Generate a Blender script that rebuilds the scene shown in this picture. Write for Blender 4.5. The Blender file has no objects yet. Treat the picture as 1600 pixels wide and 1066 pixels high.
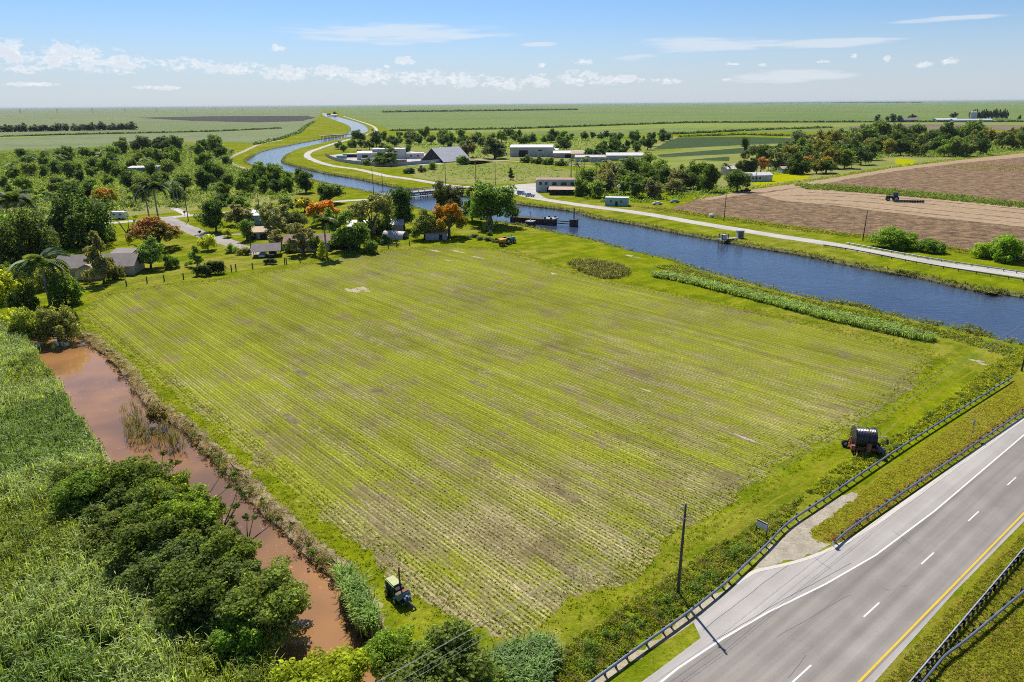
import bpy, bmesh, math, random
import numpy as np
from mathutils import Vector, Matrix
from mathutils.geometry import delaunay_2d_cdt

scene = bpy.context.scene
COL = scene.collection
PI = math.pi

# ------------------------------------------------------------------ camera
CAM_H = 45.0
FOC = 1067.0                                   # focal length in photo pixels (24 mm equivalent)
PITCH = math.atan((533 - 162) / FOC)
ROLL = math.atan(13 / 1600.0)
_F = np.array([0, math.cos(PITCH), -math.sin(PITCH)])
_R = np.array([1.0, 0, 0])
_U = np.cross(_R, _F)
_c, _s = math.cos(ROLL), math.sin(ROLL)


def G(x, y, h=0.0):
    """Surveyed point: where the sight line through photo point (x, y) meets the level z = h."""
    u, v = x - 800, 533 - y
    d = _F * FOC + _R * (u * _c + v * _s) + _U * (-u * _s + v * _c)
    t = (h - CAM_H) / d[2]
    return np.array([d[0] * t, d[1] * t, h])


def mpp(x, y):
    """metres per photo pixel for an upright thing standing at that point"""
    p = G(x, y) - np.array([0, 0, CAM_H])
    return float(p @ _F) / FOC


def hor(x):
    return 162 - (x - 800) * 13 / 1600.0


cam_d = bpy.data.cameras.new('camera')
cam = bpy.data.objects.new('camera', cam_d)
COL.objects.link(cam)
cam_d.sensor_width = 36.0
cam_d.lens = FOC / 1600 * 36
cam_d.clip_start = 0.5
cam_d.clip_end = 200000
R2 = _R * _c - _U * _s
U2 = _R * _s + _U * _c
M = Matrix.Identity(4)
for i in range(3):
    M[i][0], M[i][1], M[i][2] = R2[i], U2[i], -_F[i]
M[2][3] = CAM_H
cam.matrix_world = M
scene.camera = cam

# ------------------------------------------------------------------ sky, clouds, sun, exposure
SUN_EL = math.radians(52)
SUN_AZ = math.radians(-18)                      # clockwise from +Y
world = bpy.data.worlds.new('World')
scene.world = world
world.use_nodes = True
wn, wl = world.node_tree.nodes, world.node_tree.links
wn.clear()


class NT:
    """tiny helper to write node graphs as expressions"""

    def __init__(self, nodes, links):
        self.n, self.l = nodes, links

    def new(self, t, **kw):
        nd = self.n.new(t)
        for k, v in kw.items():
            setattr(nd, k, v)
        return nd

    def put(self, sock, v):
        if hasattr(v, 'is_output') or isinstance(v, bpy.types.NodeSocket):
            self.l.new(v, sock)
        else:
            if isinstance(v, (tuple, list)) and len(v) == 3 and sock.type == 'RGBA':
                v = (*v, 1)
            sock.default_value = v

    def m(self, op, a, b=0.0, c=None, clamp=False):
        nd = self.new('ShaderNodeMath', operation=op, use_clamp=clamp)
        self.put(nd.inputs[0], a)
        self.put(nd.inputs[1], b)
        if c is not None:
            self.put(nd.inputs[2], c)
        return nd.outputs[0]

    def vm(self, op, a, b=None, scale=None):
        nd = self.new('ShaderNodeVectorMath', operation=op)
        self.put(nd.inputs[0], a)
        if b is not None:
            self.put(nd.inputs[1], b)
        if scale is not None:
            self.put(nd.inputs['Scale'], scale)
        return nd.outputs['Value'] if op in ('LENGTH', 'DOT_PRODUCT', 'DISTANCE') else nd.outputs[0]

    def ramp(self, v, lo, hi, a=0.0, b=1.0, smooth=True):
        nd = self.new('ShaderNodeMapRange', interpolation_type='SMOOTHSTEP' if smooth else 'LINEAR')
        self.put(nd.inputs[0], v)
        for i, x in enumerate((lo, hi, a, b)):
            self.put(nd.inputs[i + 1], x)
        return nd.outputs[0]

    def mix(self, f, a, b, mode='MIX'):
        nd = self.new('ShaderNodeMix', data_type='RGBA', blend_type=mode, clamp_factor=True)
        self.put(nd.inputs[0], f)
        self.put(nd.inputs[6], a)
        self.put(nd.inputs[7], b)
        return nd.outputs[2]

    def noise(self, vec, scale, detail=3.0, rough=0.55, dist=0.0):
        nd = self.new('ShaderNodeTexNoise')
        if vec is not None:
            self.put(nd.inputs['Vector'], vec)
        nd.inputs['Scale'].default_value = scale
        nd.inputs['Detail'].default_value = detail
        nd.inputs['Roughness'].default_value = rough
        nd.inputs['Distortion'].default_value = dist
        return nd.outputs[0]

    def xyz(self, v):
        nd = self.new('ShaderNodeSeparateXYZ')
        self.put(nd.inputs[0], v)
        return nd.outputs

    def vec(self, x, y, z=0.0):
        nd = self.new('ShaderNodeCombineXYZ')
        for i, a in enumerate((x, y, z)):
            self.put(nd.inputs[i], a)
        return nd.outputs[0]


W = NT(wn, wl)
sky = W.new('ShaderNodeTexSky', sky_type='NISHITA')
sky.sun_disc = False
sky.sun_elevation = SUN_EL
sky.sun_rotation = SUN_AZ % (2 * PI)
sky.air_density = 0.92
sky.dust_density = 0.3
sky.ozone_density = 10.0
sky.altitude = 10
tc = W.new('ShaderNodeTexCoord')
d = W.vm('NORMALIZE', tc.outputs['Generated'])
dx, dy, dz = W.xyz(d)[0:3]
az = W.m('MULTIPLY', W.m('ARCTAN2', dx, dy), 180 / PI)      # degrees, clockwise from the view axis
el = W.m('MULTIPLY', W.m('ARCSINE', dz), 180 / PI)
q = W.vec(az, W.m('MULTIPLY', el, 1.7))
n1 = W.noise(q, 0.75, 5, 0.6)
n2 = W.noise(q, 2.6, 4, 0.55)
warp = W.m('ADD', W.m('SUBTRACT', n1, 0.5), W.m('MULTIPLY', W.m('SUBTRACT', n2, 0.5), 0.7))
cum = None


def azel(x, y):
    u, v = x - 800, 533 - y
    dd = _F * FOC + _R * (u * _c + v * _s) + _U * (-u * _s + v * _c)
    dd = dd / np.linalg.norm(dd)
    return math.degrees(math.atan2(dd[0], dd[1])), math.degrees(math.asin(dd[2]))


# cumulus: (x, y, half width, half height) as seen from the field, turned into bearings and heights above the horizon
CUMULI = [(20, 82, 62, 15), (110, 88, 80, 16), (185, 97, 62, 9), (40, 108, 45, 5), (175, 113, 38, 4), (290, 101, 50, 8),
          (370, 108, 56, 8), (455, 114, 46, 9), (520, 115, 46, 9), (580, 119, 46, 10), (650, 121, 50, 9), (715, 124, 46, 10),
          (790, 131, 44, 9), (842, 126, 26, 8), (905, 122, 36, 9), (965, 125, 50, 6), (1044, 126, 24, 4), (634, 96, 17, 6), (435, 75, 15, 5),
          (605, 104, 8, 2.5), (848, 103, 8, 4), (912, 97, 17, 4), (1144, 100, 11, 2.5), (1190, 102, 9, 3), (1284, 95, 12, 3), (1335, 87, 7, 3), (1385, 92, 7, 4),
          (1438, 101, 21, 4), (1480, 95, 18, 5), (1135, 124, 8, 2.5), (-120, 92, 90, 12), (-260, 100, 90, 10), (1720, 100, 30, 5), (1850, 104, 44, 6),
          (250, 137, 40, 3), (60, 132, 50, 3)]
shade = None
for (cx, cy, w_, h_) in CUMULI:
    a0, e0 = azel(cx, cy)
    a1, _ = azel(cx + w_, cy)
    _, e1 = azel(cx, cy - h_)
    ra, re = abs(a1 - a0) * 1.1, (e1 - e0) * 1.45
    ux = W.m('DIVIDE', W.m('SUBTRACT', az, a0), ra)
    uy = W.m('DIVIDE', W.m('SUBTRACT', el, e0), re)
    rr = W.m('SUBTRACT', 1.0, W.m('ADD', W.m('MULTIPLY', ux, ux), W.m('MULTIPLY', uy, uy)))
    cum = rr if cum is None else W.m('MAXIMUM', cum, rr)
dens = W.m('ADD', cum, W.m('MULTIPLY', warp, 4.4))
cmask = W.m('MULTIPLY', W.ramp(dens, 0.1, 1.5), W.ramp(cum, -0.8, 0.3, 0.0, 0.92))
thin = None
CIRRI = [(620, 52, 165, 17), (1090, 70, 130, 12), (990, 90, 40, 6), (1480, 30, 90, 5), (1300, 68, 130, 8), (840, 69, 30, 3.5), (1230, 120, 120, 10)]
for (cx, cy, w_, h_) in CIRRI:
    a0, e0 = azel(cx, cy)
    a1, _ = azel(cx + w_, cy)
    _, e1 = azel(cx, cy - h_)
    ux = W.m('DIVIDE', W.m('SUBTRACT', az, a0), abs(a1 - a0) * 1.1)
    uy = W.m('DIVIDE', W.m('SUBTRACT', el, e0), (e1 - e0) * 1.1)
    rr = W.m('SUBTRACT', 1.0, W.m('ADD', W.m('MULTIPLY', ux, ux), W.m('MULTIPLY', uy, uy)))
    thin = rr if thin is None else W.m('MAXIMUM', thin, rr)
nst = W.noise(W.vec(W.m('MULTIPLY', az, 0.16), W.m('MULTIPLY', el, 1.9)), 1.0, 5, 0.6)
tmask = W.m('MULTIPLY', W.ramp(W.m('ADD', thin, W.m('MULTIPLY', W.m('SUBTRACT', nst, 0.5), 4.0)), -0.1, 1.0), 0.6)
tmask = W.m('MULTIPLY', tmask, W.ramp(thin, -0.7, 0.4))
SKY_STR = 0.074
under = W.m('MULTIPLY', W.ramp(n1, 0.42, 0.60), W.ramp(dens, 0.5, 1.4))
ccol = W.mix(W.m('MULTIPLY', under, 0.75), (8.6, 8.65, 8.8), (5.9, 6.4, 7.3))
skyc = W.mix(W.ramp(el, 7.0, 0.0, 0.0, 0.75), sky.outputs[0], (5.2, 5.75, 6.5))
c1 = W.mix(tmask, skyc, (7.0, 7.4, 7.9))
c2 = W.mix(cmask, c1, ccol)
bg = W.new('ShaderNodeBackground')
wl.new(c2, bg.inputs[0])
bg.inputs[1].default_value = SKY_STR
bg0 = W.new('ShaderNodeBackground')                     # above the cloud belt: clear sky only
wl.new(skyc, bg0.inputs[0])
bg0.inputs[1].default_value = SKY_STR
mx = W.new('ShaderNodeMixShader')
W.put(mx.inputs[0], W.m('LESS_THAN', dz, math.sin(math.radians(11.0))))
wl.new(bg0.outputs[0], mx.inputs[1])
wl.new(bg.outputs[0], mx.inputs[2])
wo = W.new('ShaderNodeOutputWorld')
wl.new(mx.outputs[0], wo.inputs[0])
world.cycles.sampling_method = 'MANUAL'
world.cycles.sample_map_resolution = 256

sun_d = bpy.data.lights.new('sun', 'SUN')
sun_d.energy = 4.4
sun_d.angle = math.radians(0.5)
sun_d.color = (1.0, 0.935, 0.83)
sun = bpy.data.objects.new('sun', sun_d)
COL.objects.link(sun)
sdir = Vector((math.sin(SUN_AZ) * math.cos(SUN_EL), math.cos(SUN_AZ) * math.cos(SUN_EL), math.sin(SUN_EL)))
sun.rotation_euler = sdir.to_track_quat('Z', 'Y').to_euler()
sun.location = (0, 0, 200)

vs = scene.view_settings
vs.view_transform = 'Standard'
vs.look = 'None'
vs.exposure = 0.62
vs.gamma = 1.0
vs.use_curve_mapping = False
cy = scene.cycles
cy.max_bounces = 4
cy.diffuse_bounces = 2
cy.glossy_bounces = 2
cy.transmission_bounces = 2
cy.transparent_max_bounces = 4
cy.volume_bounces = 0
cy.sample_clamp_indirect = 4.0
cy.filter_width = 1.0
cy.use_denoising = False
cy.use_adaptive_sampling = True
cy.adaptive_threshold = 0.02

rng = np.random.default_rng(7)
random.seed(7)


# ------------------------------------------------------------------ materials
MATS = {}


def material(name):
    m_ = bpy.data.materials.new(name)
    m_.use_nodes = True
    nt = m_.node_tree
    b = nt.nodes['Principled BSDF']
    t = NT(nt.nodes, nt.links)
    t.b = b
    t.mat = m_
    b.inputs['Specular IOR Level'].default_value = 0.2
    MATS[name] = m_
    return t


def simple(name, col, rough=0.6, metal=0.0, var=0.15, nscale=1.5, spec=0.3, dirt=None):
    t = material(name)
    geo = t.new('ShaderNodeTexCoord').outputs['Object']
    n = t.noise(geo, nscale, 4, 0.6)
    dark = tuple(c * (1 - var) for c in col)
    lite = tuple(min(1, c * (1 + var)) for c in col)
    c = t.mix(t.ramp(n, 0.3, 0.7), dark, lite)
    if dirt:
        n2_ = t.noise(geo, nscale * 0.35, 5, 0.7)
        c = t.mix(t.m('MULTIPLY', t.ramp(n2_, 0.5, 0.75), 0.7), c, dirt)
    t.put(t.b.inputs['Base Color'], c)
    t.b.inputs['Roughness'].default_value = rough
    t.b.inputs['Metallic'].default_value = metal
    t.b.inputs['Specular IOR Level'].default_value = spec
    return t.mat


def pos(t):
    return t.new('ShaderNodeNewGeometry').outputs['Position']


def bump(t, h, dist=0.1, strength=0.6):
    nd = t.new('ShaderNodeBump')
    nd.inputs['Strength'].default_value = strength
    nd.inputs['Distance'].default_value = dist
    t.put(nd.inputs['Height'], h)
    t.l.new(nd.outputs[0], t.b.inputs['Normal'])


def rot2(t, p, ang):
    """rotate ground coordinates so the first axis runs along bearing ang (radians from +X)"""
    x, y = t.xyz(p)[0:2]
    c, s = math.cos(ang), math.sin(ang)
    u = t.m('ADD', t.m('MULTIPLY', x, c), t.m('MULTIPLY', y, s))
    v = t.m('SUBTRACT', t.m('MULTIPLY', y, c), t.m('MULTIPLY', x, s))
    return u, v


ROW = math.radians(-47.5)
ROADA = math.radians(38.4)


def grass_mat(name, c_lush, c_mid, c_dry, dry=0.35, s=1.0, mow=None):
    t = material(name)
    p = pos(t)
    big = t.noise(p, 0.018 * s, 4, 0.6)
    mid = t.noise(p, 0.16 * s, 5, 0.65)
    fine = t.noise(p, 1.7 * s, 4, 0.7)
    blade = t.noise(p, 7.0 * s, 2, 0.7)
    c = t.mix(t.ramp(mid, 0.35, 0.65), c_mid, c_lush)
    dm = t.ramp(t.m('ADD', t.m('MULTIPLY', big, 0.6), t.m('MULTIPLY', mid, 0.4)), 0.62 - dry * 0.4, 0.8 - dry * 0.3)
    c = t.mix(t.m('MULTIPLY', dm, 0.75), c, c_dry)
    f = t.m('ADD', t.ramp(fine, 0.2, 0.8, 0.55, 1.42, False), t.ramp(blade, 0.2, 0.8, -0.34, 0.34, False))
    if mow is not None:
        u, v = rot2(t, p, mow)
        stripe = t.noise(t.vec(t.m('MULTIPLY', u, 0.02), t.m('MULTIPLY', v, 0.5)), 1.0, 3, 0.6)
        f = t.m('MULTIPLY', f, t.ramp(stripe, 0.3, 0.7, 0.82, 1.15, False))
    c = t.mix(1.0, c, t.vec(f, f, f), 'MULTIPLY')
    t.put(t.b.inputs['Base Color'], c)
    t.b.inputs['Roughness'].default_value = 0.9
    t.b.inputs['Specular IOR Level'].default_value = 0.0
    bump(t, t.m('ADD', fine, t.m('MULTIPLY', blade, 0.5)), 0.25, 0.7)
    return t.mat


grass_mat('lawn', (0.195, 0.225, 0.006), (0.115, 0.155, 0.006), (0.29, 0.24, 0.06), 0.42, 1.0, ROADA)
grass_mat('verge_grass', (0.18, 0.195, 0.012), (0.20, 0.185, 0.02), (0.28, 0.20, 0.075), 0.38, 1.3)
grass_mat('scrub_ground', (0.15, 0.19, 0.035), (0.21, 0.23, 0.07), (0.30, 0.26, 0.12), 0.5, 0.6)
grass_mat('yellow_lawn', (0.33, 0.34, 0.003), (0.27, 0.29, 0.003), (0.3, 0.28, 0.02), 0.1, 1.0)
grass_mat('reed_floor', (0.05, 0.06, 0.015), (0.06, 0.06, 0.02), (0.10, 0.08, 0.03), 0.4, 1.0)


def cane_mat(name, c1_, c2_, ang, streak=0.02, c3_=None):
    """far sugar cane: blocks, planting streaks and darker drills"""
    t = material(name)
    p = pos(t)
    u, v = rot2(t, p, ang)
    st = t.noise(t.vec(t.m('MULTIPLY', u, 0.0015), t.m('MULTIPLY', v, streak)), 1.0, 4, 0.6)
    sp = t.noise(p, 0.05, 4, 0.7)
    big = t.noise(p, 0.0016, 3, 0.5)
    c = t.mix(t.ramp(st, 0.35, 0.65), c1_, c2_)
    c = t.mix(t.m('MULTIPLY', t.ramp(big, 0.45, 0.62), 0.6), c, c3_ or c2_)
    f = t.ramp(sp, 0.25, 0.75, 0.78, 1.18, False)
    c = t.mix(1.0, c, t.vec(f, f, f), 'MULTIPLY')
    t.put(t.b.inputs['Base Color'], c)
    t.b.inputs['Roughness'].default_value = 0.95
    t.b.inputs['Specular IOR Level'].default_value = 0.05
    return t.mat


cane_mat('cane_far', (0.13, 0.175, 0.06), (0.155, 0.195, 0.075), math.radians(20), 0.012, (0.09, 0.14, 0.045))
cane_mat('cane_left', (0.14, 0.175, 0.075), (0.17, 0.20, 0.095), math.radians(10), 0.02, (0.12, 0.16, 0.06))
cane_mat('cane_right', (0.12, 0.17, 0.04), (0.15, 0.195, 0.05), math.radians(5), 0.012, (0.10, 0.155, 0.04))
cane_mat('cane_bright', (0.16, 0.21, 0.03), (0.20, 0.24, 0.045), math.radians(8), 0.03, (0.19, 0.21, 0.06))
cane_mat('dark_crop', (0.035, 0.065, 0.018), (0.045, 0.075, 0.024), math.radians(15), 0.08, (0.04, 0.065, 0.02))
cane_mat('bare_dark', (0.045, 0.04, 0.038), (0.06, 0.052, 0.045), math.radians(5), 0.03, (0.05, 0.045, 0.04))
cane_mat('bare_brown', (0.15, 0.11, 0.075), (0.20, 0.155, 0.10), math.radians(5), 0.05, (0.11, 0.10, 0.06))


def field_mat():
    t = material('crop_field')
    p = pos(t)
    u, v = rot2(t, p, ROW)
    wob = t.m('MULTIPLY', t.m('SUBTRACT', t.noise(p, 0.4, 2, 0.5), 0.5), 0.13)
    rowm = t.ramp(t.m('SINE', t.m('MULTIPLY', t.m('ADD', v, wob), 2 * PI / 0.48)), -0.25, 0.55)
    clump = t.noise(t.vec(t.m('MULTIPLY', u, 1.3), t.m('MULTIPLY', v, 2.0)), 1.0, 3, 0.7)
    big = t.noise(p, 0.017, 5, 0.62)
    midn = t.noise(t.vec(t.m('MULTIPLY', u, 0.09), t.m('MULTIPLY', v, 0.24)), 1.0, 6, 0.72)
    strk = t.noise(t.vec(t.m('MULTIPLY', u, 0.035), t.m('MULTIPLY', v, 1.25)), 1.0, 4, 0.65)
    fine = t.noise(p, 3.4, 4, 0.75)
    nearc = t.ramp(t.vm('DISTANCE', p, (6.0, 50.0, 0.0)), 6.0, 46.0, 0.13, 0.0)
    cover = t.m('ADD', t.m('MULTIPLY', big, 0.7), t.m('ADD', t.m('MULTIPLY', midn, 0.75), t.m('MULTIPLY', strk, 0.45)))
    midc = t.ramp(t.vm('DISTANCE', p, (12.0, 92.0, 0.0)), 10.0, 48.0, 0.05, 0.0)
    cover = t.m('SUBTRACT', cover, t.m('ADD', midc, 0.045))
    cover = t.m('SUBTRACT', cover, nearc)
    lush = t.ramp(cover, 0.70, 0.94)
    soil = t.mix(t.ramp(fine, 0.3, 0.7), (0.17, 0.135, 0.068), (0.40, 0.335, 0.19))
    soil = t.mix(t.m('MULTIPLY', t.ramp(t.noise(t.vec(t.m('MULTIPLY', u, 0.05), t.m('MULTIPLY', v, 0.09)), 1.0, 6, 0.75), 0.53, 0.64), 0.85), soil, (0.115, 0.09, 0.055))
    green = t.mix(t.ramp(t.m('ADD', t.m('MULTIPLY', clump, 0.6), t.m('MULTIPLY', fine, 0.4)), 0.36, 0.64), (0.058, 0.085, 0.004), (0.175, 0.21, 0.008))
    green = t.mix(t.m('MULTIPLY', t.ramp(midn, 0.52, 0.66), 0.6), green, (0.18, 0.21, 0.005))
    between = t.mix(t.m('MULTIPLY', lush, 0.88), soil, t.mix(t.ramp(fine, 0.35, 0.7), (0.145, 0.16, 0.010), (0.26, 0.265, 0.025)))
    k = t.m('MULTIPLY', rowm, t.m('MULTIPLY', t.ramp(cover, 0.60, 0.82, 0.3, 1.0), t.ramp(clump, 0.34, 0.50, 0.45, 1.0)))
    c = t.mix(t.m('MULTIPLY', k, 0.86), between, green)
    patch = t.noise(p, 0.034, 5, 0.7)
    f = t.m('MULTIPLY', t.m('MULTIPLY', t.ramp(strk, 0.3, 0.7, 0.80, 1.18, False), t.ramp(fine, 0.2, 0.8, 0.7, 1.32, False)), t.ramp(patch, 0.34, 0.66, 0.88, 1.34, False))
    st2 = t.noise(t.vec(t.m('MULTIPLY', u, 0.010), t.m('MULTIPLY', v, 0.42)), 1.0, 5, 0.7)
    bedw = t.m('SINE', t.m('MULTIPLY', t.m('ADD', v, wob), 2 * PI / 0.96))
    f = t.m('MULTIPLY', f, t.m('MULTIPLY', t.ramp(st2, 0.32, 0.68, 0.80, 1.16, False), t.ramp(bedw, -1, 1, 0.89, 1.10, False)))
    bed3 = t.ramp(t.m('SINE', t.m('MULTIPLY', v, 2 * PI / 5.76)), 0.86, 1.0, 0.0, 0.35)
    c = t.mix(t.m('MULTIPLY', bed3, t.ramp(st2, 0.4, 0.6)), c, (0.10, 0.11, 0.012))
    spk = t.noise(t.vec(t.m('MULTIPLY', u, 0.7), t.m('MULTIPLY', v, 1.4)), 1.0, 4, 0.75)
    c = t.mix(t.m('MULTIPLY', t.ramp(spk, 0.60, 0.70), t.ramp(cover, 0.7, 1.0, 0.8, 0.35)), c, (0.46, 0.40, 0.20))
    c = t.mix(t.m('MULTIPLY', t.ramp(t.noise(t.vec(t.m('MULTIPLY', u, 0.10), t.m('MULTIPLY', v, 0.19)), 1.0, 6, 0.75), 0.52, 0.64), 0.74), c, (0.165, 0.13, 0.07))
    c = t.mix(1.0, c, t.vec(f, f, f), 'MULTIPLY')
    t.put(t.b.inputs['Base Color'], c)
    t.b.inputs['Roughness'].default_value = 0.95
    t.b.inputs['Specular IOR Level'].default_value = 0.0
    bump(t, t.m('ADD', t.m('MULTIPLY', rowm, 0.8), fine), 0.12, 0.7)


field_mat()


def plough_mat():
    t = material('ploughed_soil')
    p = pos(t)
    u, v = rot2(t, p, math.radians(-22))
    st = t.noise(t.vec(t.m('MULTIPLY', u, 0.03), t.m('MULTIPLY', v, 0.35)), 1.0, 5, 0.7)
    fine = t.noise(p, 0.6, 6, 0.85)
    clod = t.noise(p, 0.22, 5, 0.75)
    c = t.mix(t.ramp(clod, 0.34, 0.66), (0.105, 0.063, 0.034), (0.32, 0.205, 0.108))
    c = t.mix(t.m('MULTIPLY', t.ramp(st, 0.5, 0.66), 0.5), c, (0.14, 0.115, 0.05))
    fur = t.m('SINE', t.m('MULTIPLY', t.m('ADD', v, t.m('MULTIPLY', clod, 1.2)), 2 * PI / 2.6))
    fg = t.ramp(fur, -1, 1, 0.72, 1.22, False)
    c = t.mix(1.0, c, t.vec(fg, fg, fg), 'MULTIPLY')
    f = t.m('MULTIPLY', t.ramp(fine, 0.3, 0.7, 0.35, 1.6, False), t.ramp(st, 0.3, 0.7, 0.7, 1.25, False))
    c = t.mix(1.0, c, t.vec(f, f, f), 'MULTIPLY')
    t.put(t.b.inputs['Base Color'], c)
    t.b.inputs['Roughness'].default_value = 0.95
    bump(t, t.m('ADD', fine, clod), 0.7, 1.0)


plough_mat()


def dirt_mat(name, a, b, ang=None, s=1.0):
    t = material(name)
    p = pos(t)
    n = t.noise(p, 0.5 * s, 5, 0.7)
    fine = t.noise(p, 4 * s, 4, 0.7)
    c = t.mix(t.ramp(n, 0.35, 0.65), a, b)
    f = t.ramp(fine, 0.2, 0.8, 0.75, 1.25, False)
    if ang is not None:
        u, v = rot2(t, p, ang)
        st = t.noise(t.vec(t.m('MULTIPLY', u, 0.03), t.m('MULTIPLY', v, 0.9)), 1.0, 4, 0.65)
        f = t.m('MULTIPLY', f, t.ramp(st, 0.3, 0.7, 0.8, 1.2, False))
    c = t.mix(1.0, c, t.vec(f, f, f), 'MULTIPLY')
    t.put(t.b.inputs['Base Color'], c)
    t.b.inputs['Roughness'].default_value = 0.95
    bump(t, t.m('ADD', n, fine), 0.15, 0.5)


dirt_mat('sand_track', (0.25, 0.175, 0.10), (0.36, 0.265, 0.165), math.radians(-22))
dirt_mat('pale_dirt', (0.27, 0.24, 0.18), (0.38, 0.34, 0.27))
dirt_mat('verge_sand', (0.30, 0.25, 0.15), (0.40, 0.35, 0.25))
dirt_mat('bank_soil', (0.10, 0.08, 0.04), (0.13, 0.15, 0.025), None, 0.7)
dirt_mat('dry_bank', (0.17, 0.125, 0.07), (0.33, 0.26, 0.16), None, 0.8)
dirt_mat('yard_concrete', (0.33, 0.31, 0.30), (0.46, 0.44, 0.42), None, 0.2)


_y0 = G(1342, 1066)
V_YEL = float(-_y0[0] * math.sin(ROADA) + _y0[1] * math.cos(ROADA)) + 0.9


def asphalt_mat(name, a, b, ang, tracks=0.0, cracks=True):
    t = material(name)
    p = pos(t)
    u, v = rot2(t, p, ang)
    n = t.noise(p, 0.12, 5, 0.65)
    st = t.noise(t.vec(t.m('MULTIPLY', u, 0.012), t.m('MULTIPLY', v, 0.75)), 1.0, 4, 0.6)
    fine = t.noise(p, 9, 2, 0.7)
    c = t.mix(t.ramp(n, 0.3, 0.7), a, b)
    f = t.m('MULTIPLY', t.ramp(st, 0.25, 0.75, 1 - 0.2 - tracks, 1 + 0.2 + tracks, False), t.ramp(fine, 0.2, 0.8, 0.88, 1.12, False))
    c = t.mix(1.0, c, t.vec(f, f, f), 'MULTIPLY')
    if tracks:
        vy = t.m('SUBTRACT', v, V_YEL)
        wp_ = t.m('COSINE', t.m('MULTIPLY', vy, 2 * PI / 1.72))
        g = t.ramp(t.m('ADD', wp_, t.m('MULTIPLY', t.m('SUBTRACT', t.noise(p, 0.25, 4, 0.6), 0.5), 2.0)), -1.2, 1.2, 1.10, 0.88, False)
        c = t.mix(1.0, c, t.vec(g, g, g), 'MULTIPLY')
        sp2 = t.noise(p, 0.7, 5, 0.75)
        c = t.mix(t.m('MULTIPLY', t.ramp(sp2, 0.62, 0.72), 0.5), c, (0.085, 0.078, 0.072))
    if False and cracks:
        cn = t.noise(t.vec(t.m('MULTIPLY', u, 0.10), t.m('MULTIPLY', v, 0.45)), 1.0, 3, 0.6)
        cr = t.m('ABSOLUTE', t.m('SUBTRACT', cn, 0.5))
        c = t.mix(t.m('MULTIPLY', t.ramp(cr, 0.0, 0.006, 1.0, 0.0), t.ramp(n, 0.45, 0.6, 0, 0.6)), c, (0.04, 0.04, 0.045))
    t.put(t.b.inputs['Base Color'], c)
    t.b.inputs['Roughness'].default_value = 0.85
    t.b.inputs['Specular IOR Level'].default_value = 0.25
    bump(t, fine, 0.01, 0.4)


asphalt_mat('asphalt', (0.20, 0.182, 0.165), (0.24, 0.22, 0.20), ROADA, 0.10)
asphalt_mat('shoulder_asphalt', (0.30, 0.28, 0.265), (0.36, 0.34, 0.32), ROADA, 0.0)
asphalt_mat('pale_road', (0.34, 0.325, 0.30), (0.42, 0.40, 0.375), math.radians(-54), 0.0, False)
asphalt_mat('lane_road', (0.24, 0.215, 0.195), (0.30, 0.27, 0.25), math.radians(-50), 0.0, False)


def paint_mat(name, col):
    t = material(name)
    p = pos(t)
    n = t.noise(p, 2.5, 5, 0.75)
    c = t.mix(t.m('MULTIPLY', t.ramp(n, 0.52, 0.72), 0.55), col, tuple(x * 0.55 for x in col))
    t.put(t.b.inputs['Base Color'], c)
    t.b.inputs['Roughness'].default_value = 0.7


paint_mat('white_paint', (0.62, 0.62, 0.60))
paint_mat('yellow_paint', (0.62, 0.40, 0.02))
paint_mat('kerb_concrete', (0.50, 0.47, 0.42))


def water_mat(name, col, col2, rough, wave, ws, foam=0.0, spec=0.5):
    t = material(name)
    p = pos(t)
    n = t.noise(p, 0.035, 4, 0.6)
    c = t.mix(t.ramp(n, 0.35, 0.65), col, col2)
    if foam:
        f1 = t.noise(p, 1.6, 5, 0.85)
        f2 = t.noise(p, 0.06, 3, 0.6)
        c = t.mix(t.m('MULTIPLY', t.ramp(f1, 0.63, 0.66), t.ramp(f2, 0.46, 0.58)), c, (0.6, 0.58, 0.52))
    t.put(t.b.inputs['Base Color'], c)
    t.b.inputs['Roughness'].default_value = rough
    t.b.inputs['IOR'].default_value = 1.33
    t.b.inputs['Specular IOR Level'].default_value = spec
    w1 = t.noise(t.vm('MULTIPLY', p, (0.55, 1.25, 1.0)), ws, 3, 0.6, 0.4)
    w2 = t.noise(p, ws * 0.12, 2, 0.5)
    bump(t, t.m('ADD', w1, t.m('MULTIPLY', w2, 1.5)), wave, 0.8)


water_mat('canal_water', (0.034, 0.05, 0.088), (0.042, 0.06, 0.10), 0.08, 0.11, 0.9)
water_mat('pond_water', (0.33, 0.165, 0.06), (0.15, 0.085, 0.045), 0.04, 0.025, 0.5, 1.0, 0.9)


# ------------------------------------------------------------------ mesh helpers
def link_mesh(name, verts, faces, mats, mi=None, parent=None, smooth=False, loc=None):
    me = bpy.data.meshes.new(name)
    me.from_pydata([tuple(v) for v in verts], [], [tuple(f) for f in faces])
    for m_ in mats:
        me.materials.append(MATS[m_] if isinstance(m_, str) else m_)
    if mi is not None:
        me.polygons.foreach_set('material_index', np.asarray(mi, dtype=np.int32))
    if smooth:
        me.polygons.foreach_set('use_smooth', np.ones(len(faces), dtype=bool))
    me.update()
    o = bpy.data.objects.new(name, me)
    COL.objects.link(o)
    if parent is not None:
        o.parent = parent
    if loc is not None:
        o.location = loc
    return o


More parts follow.
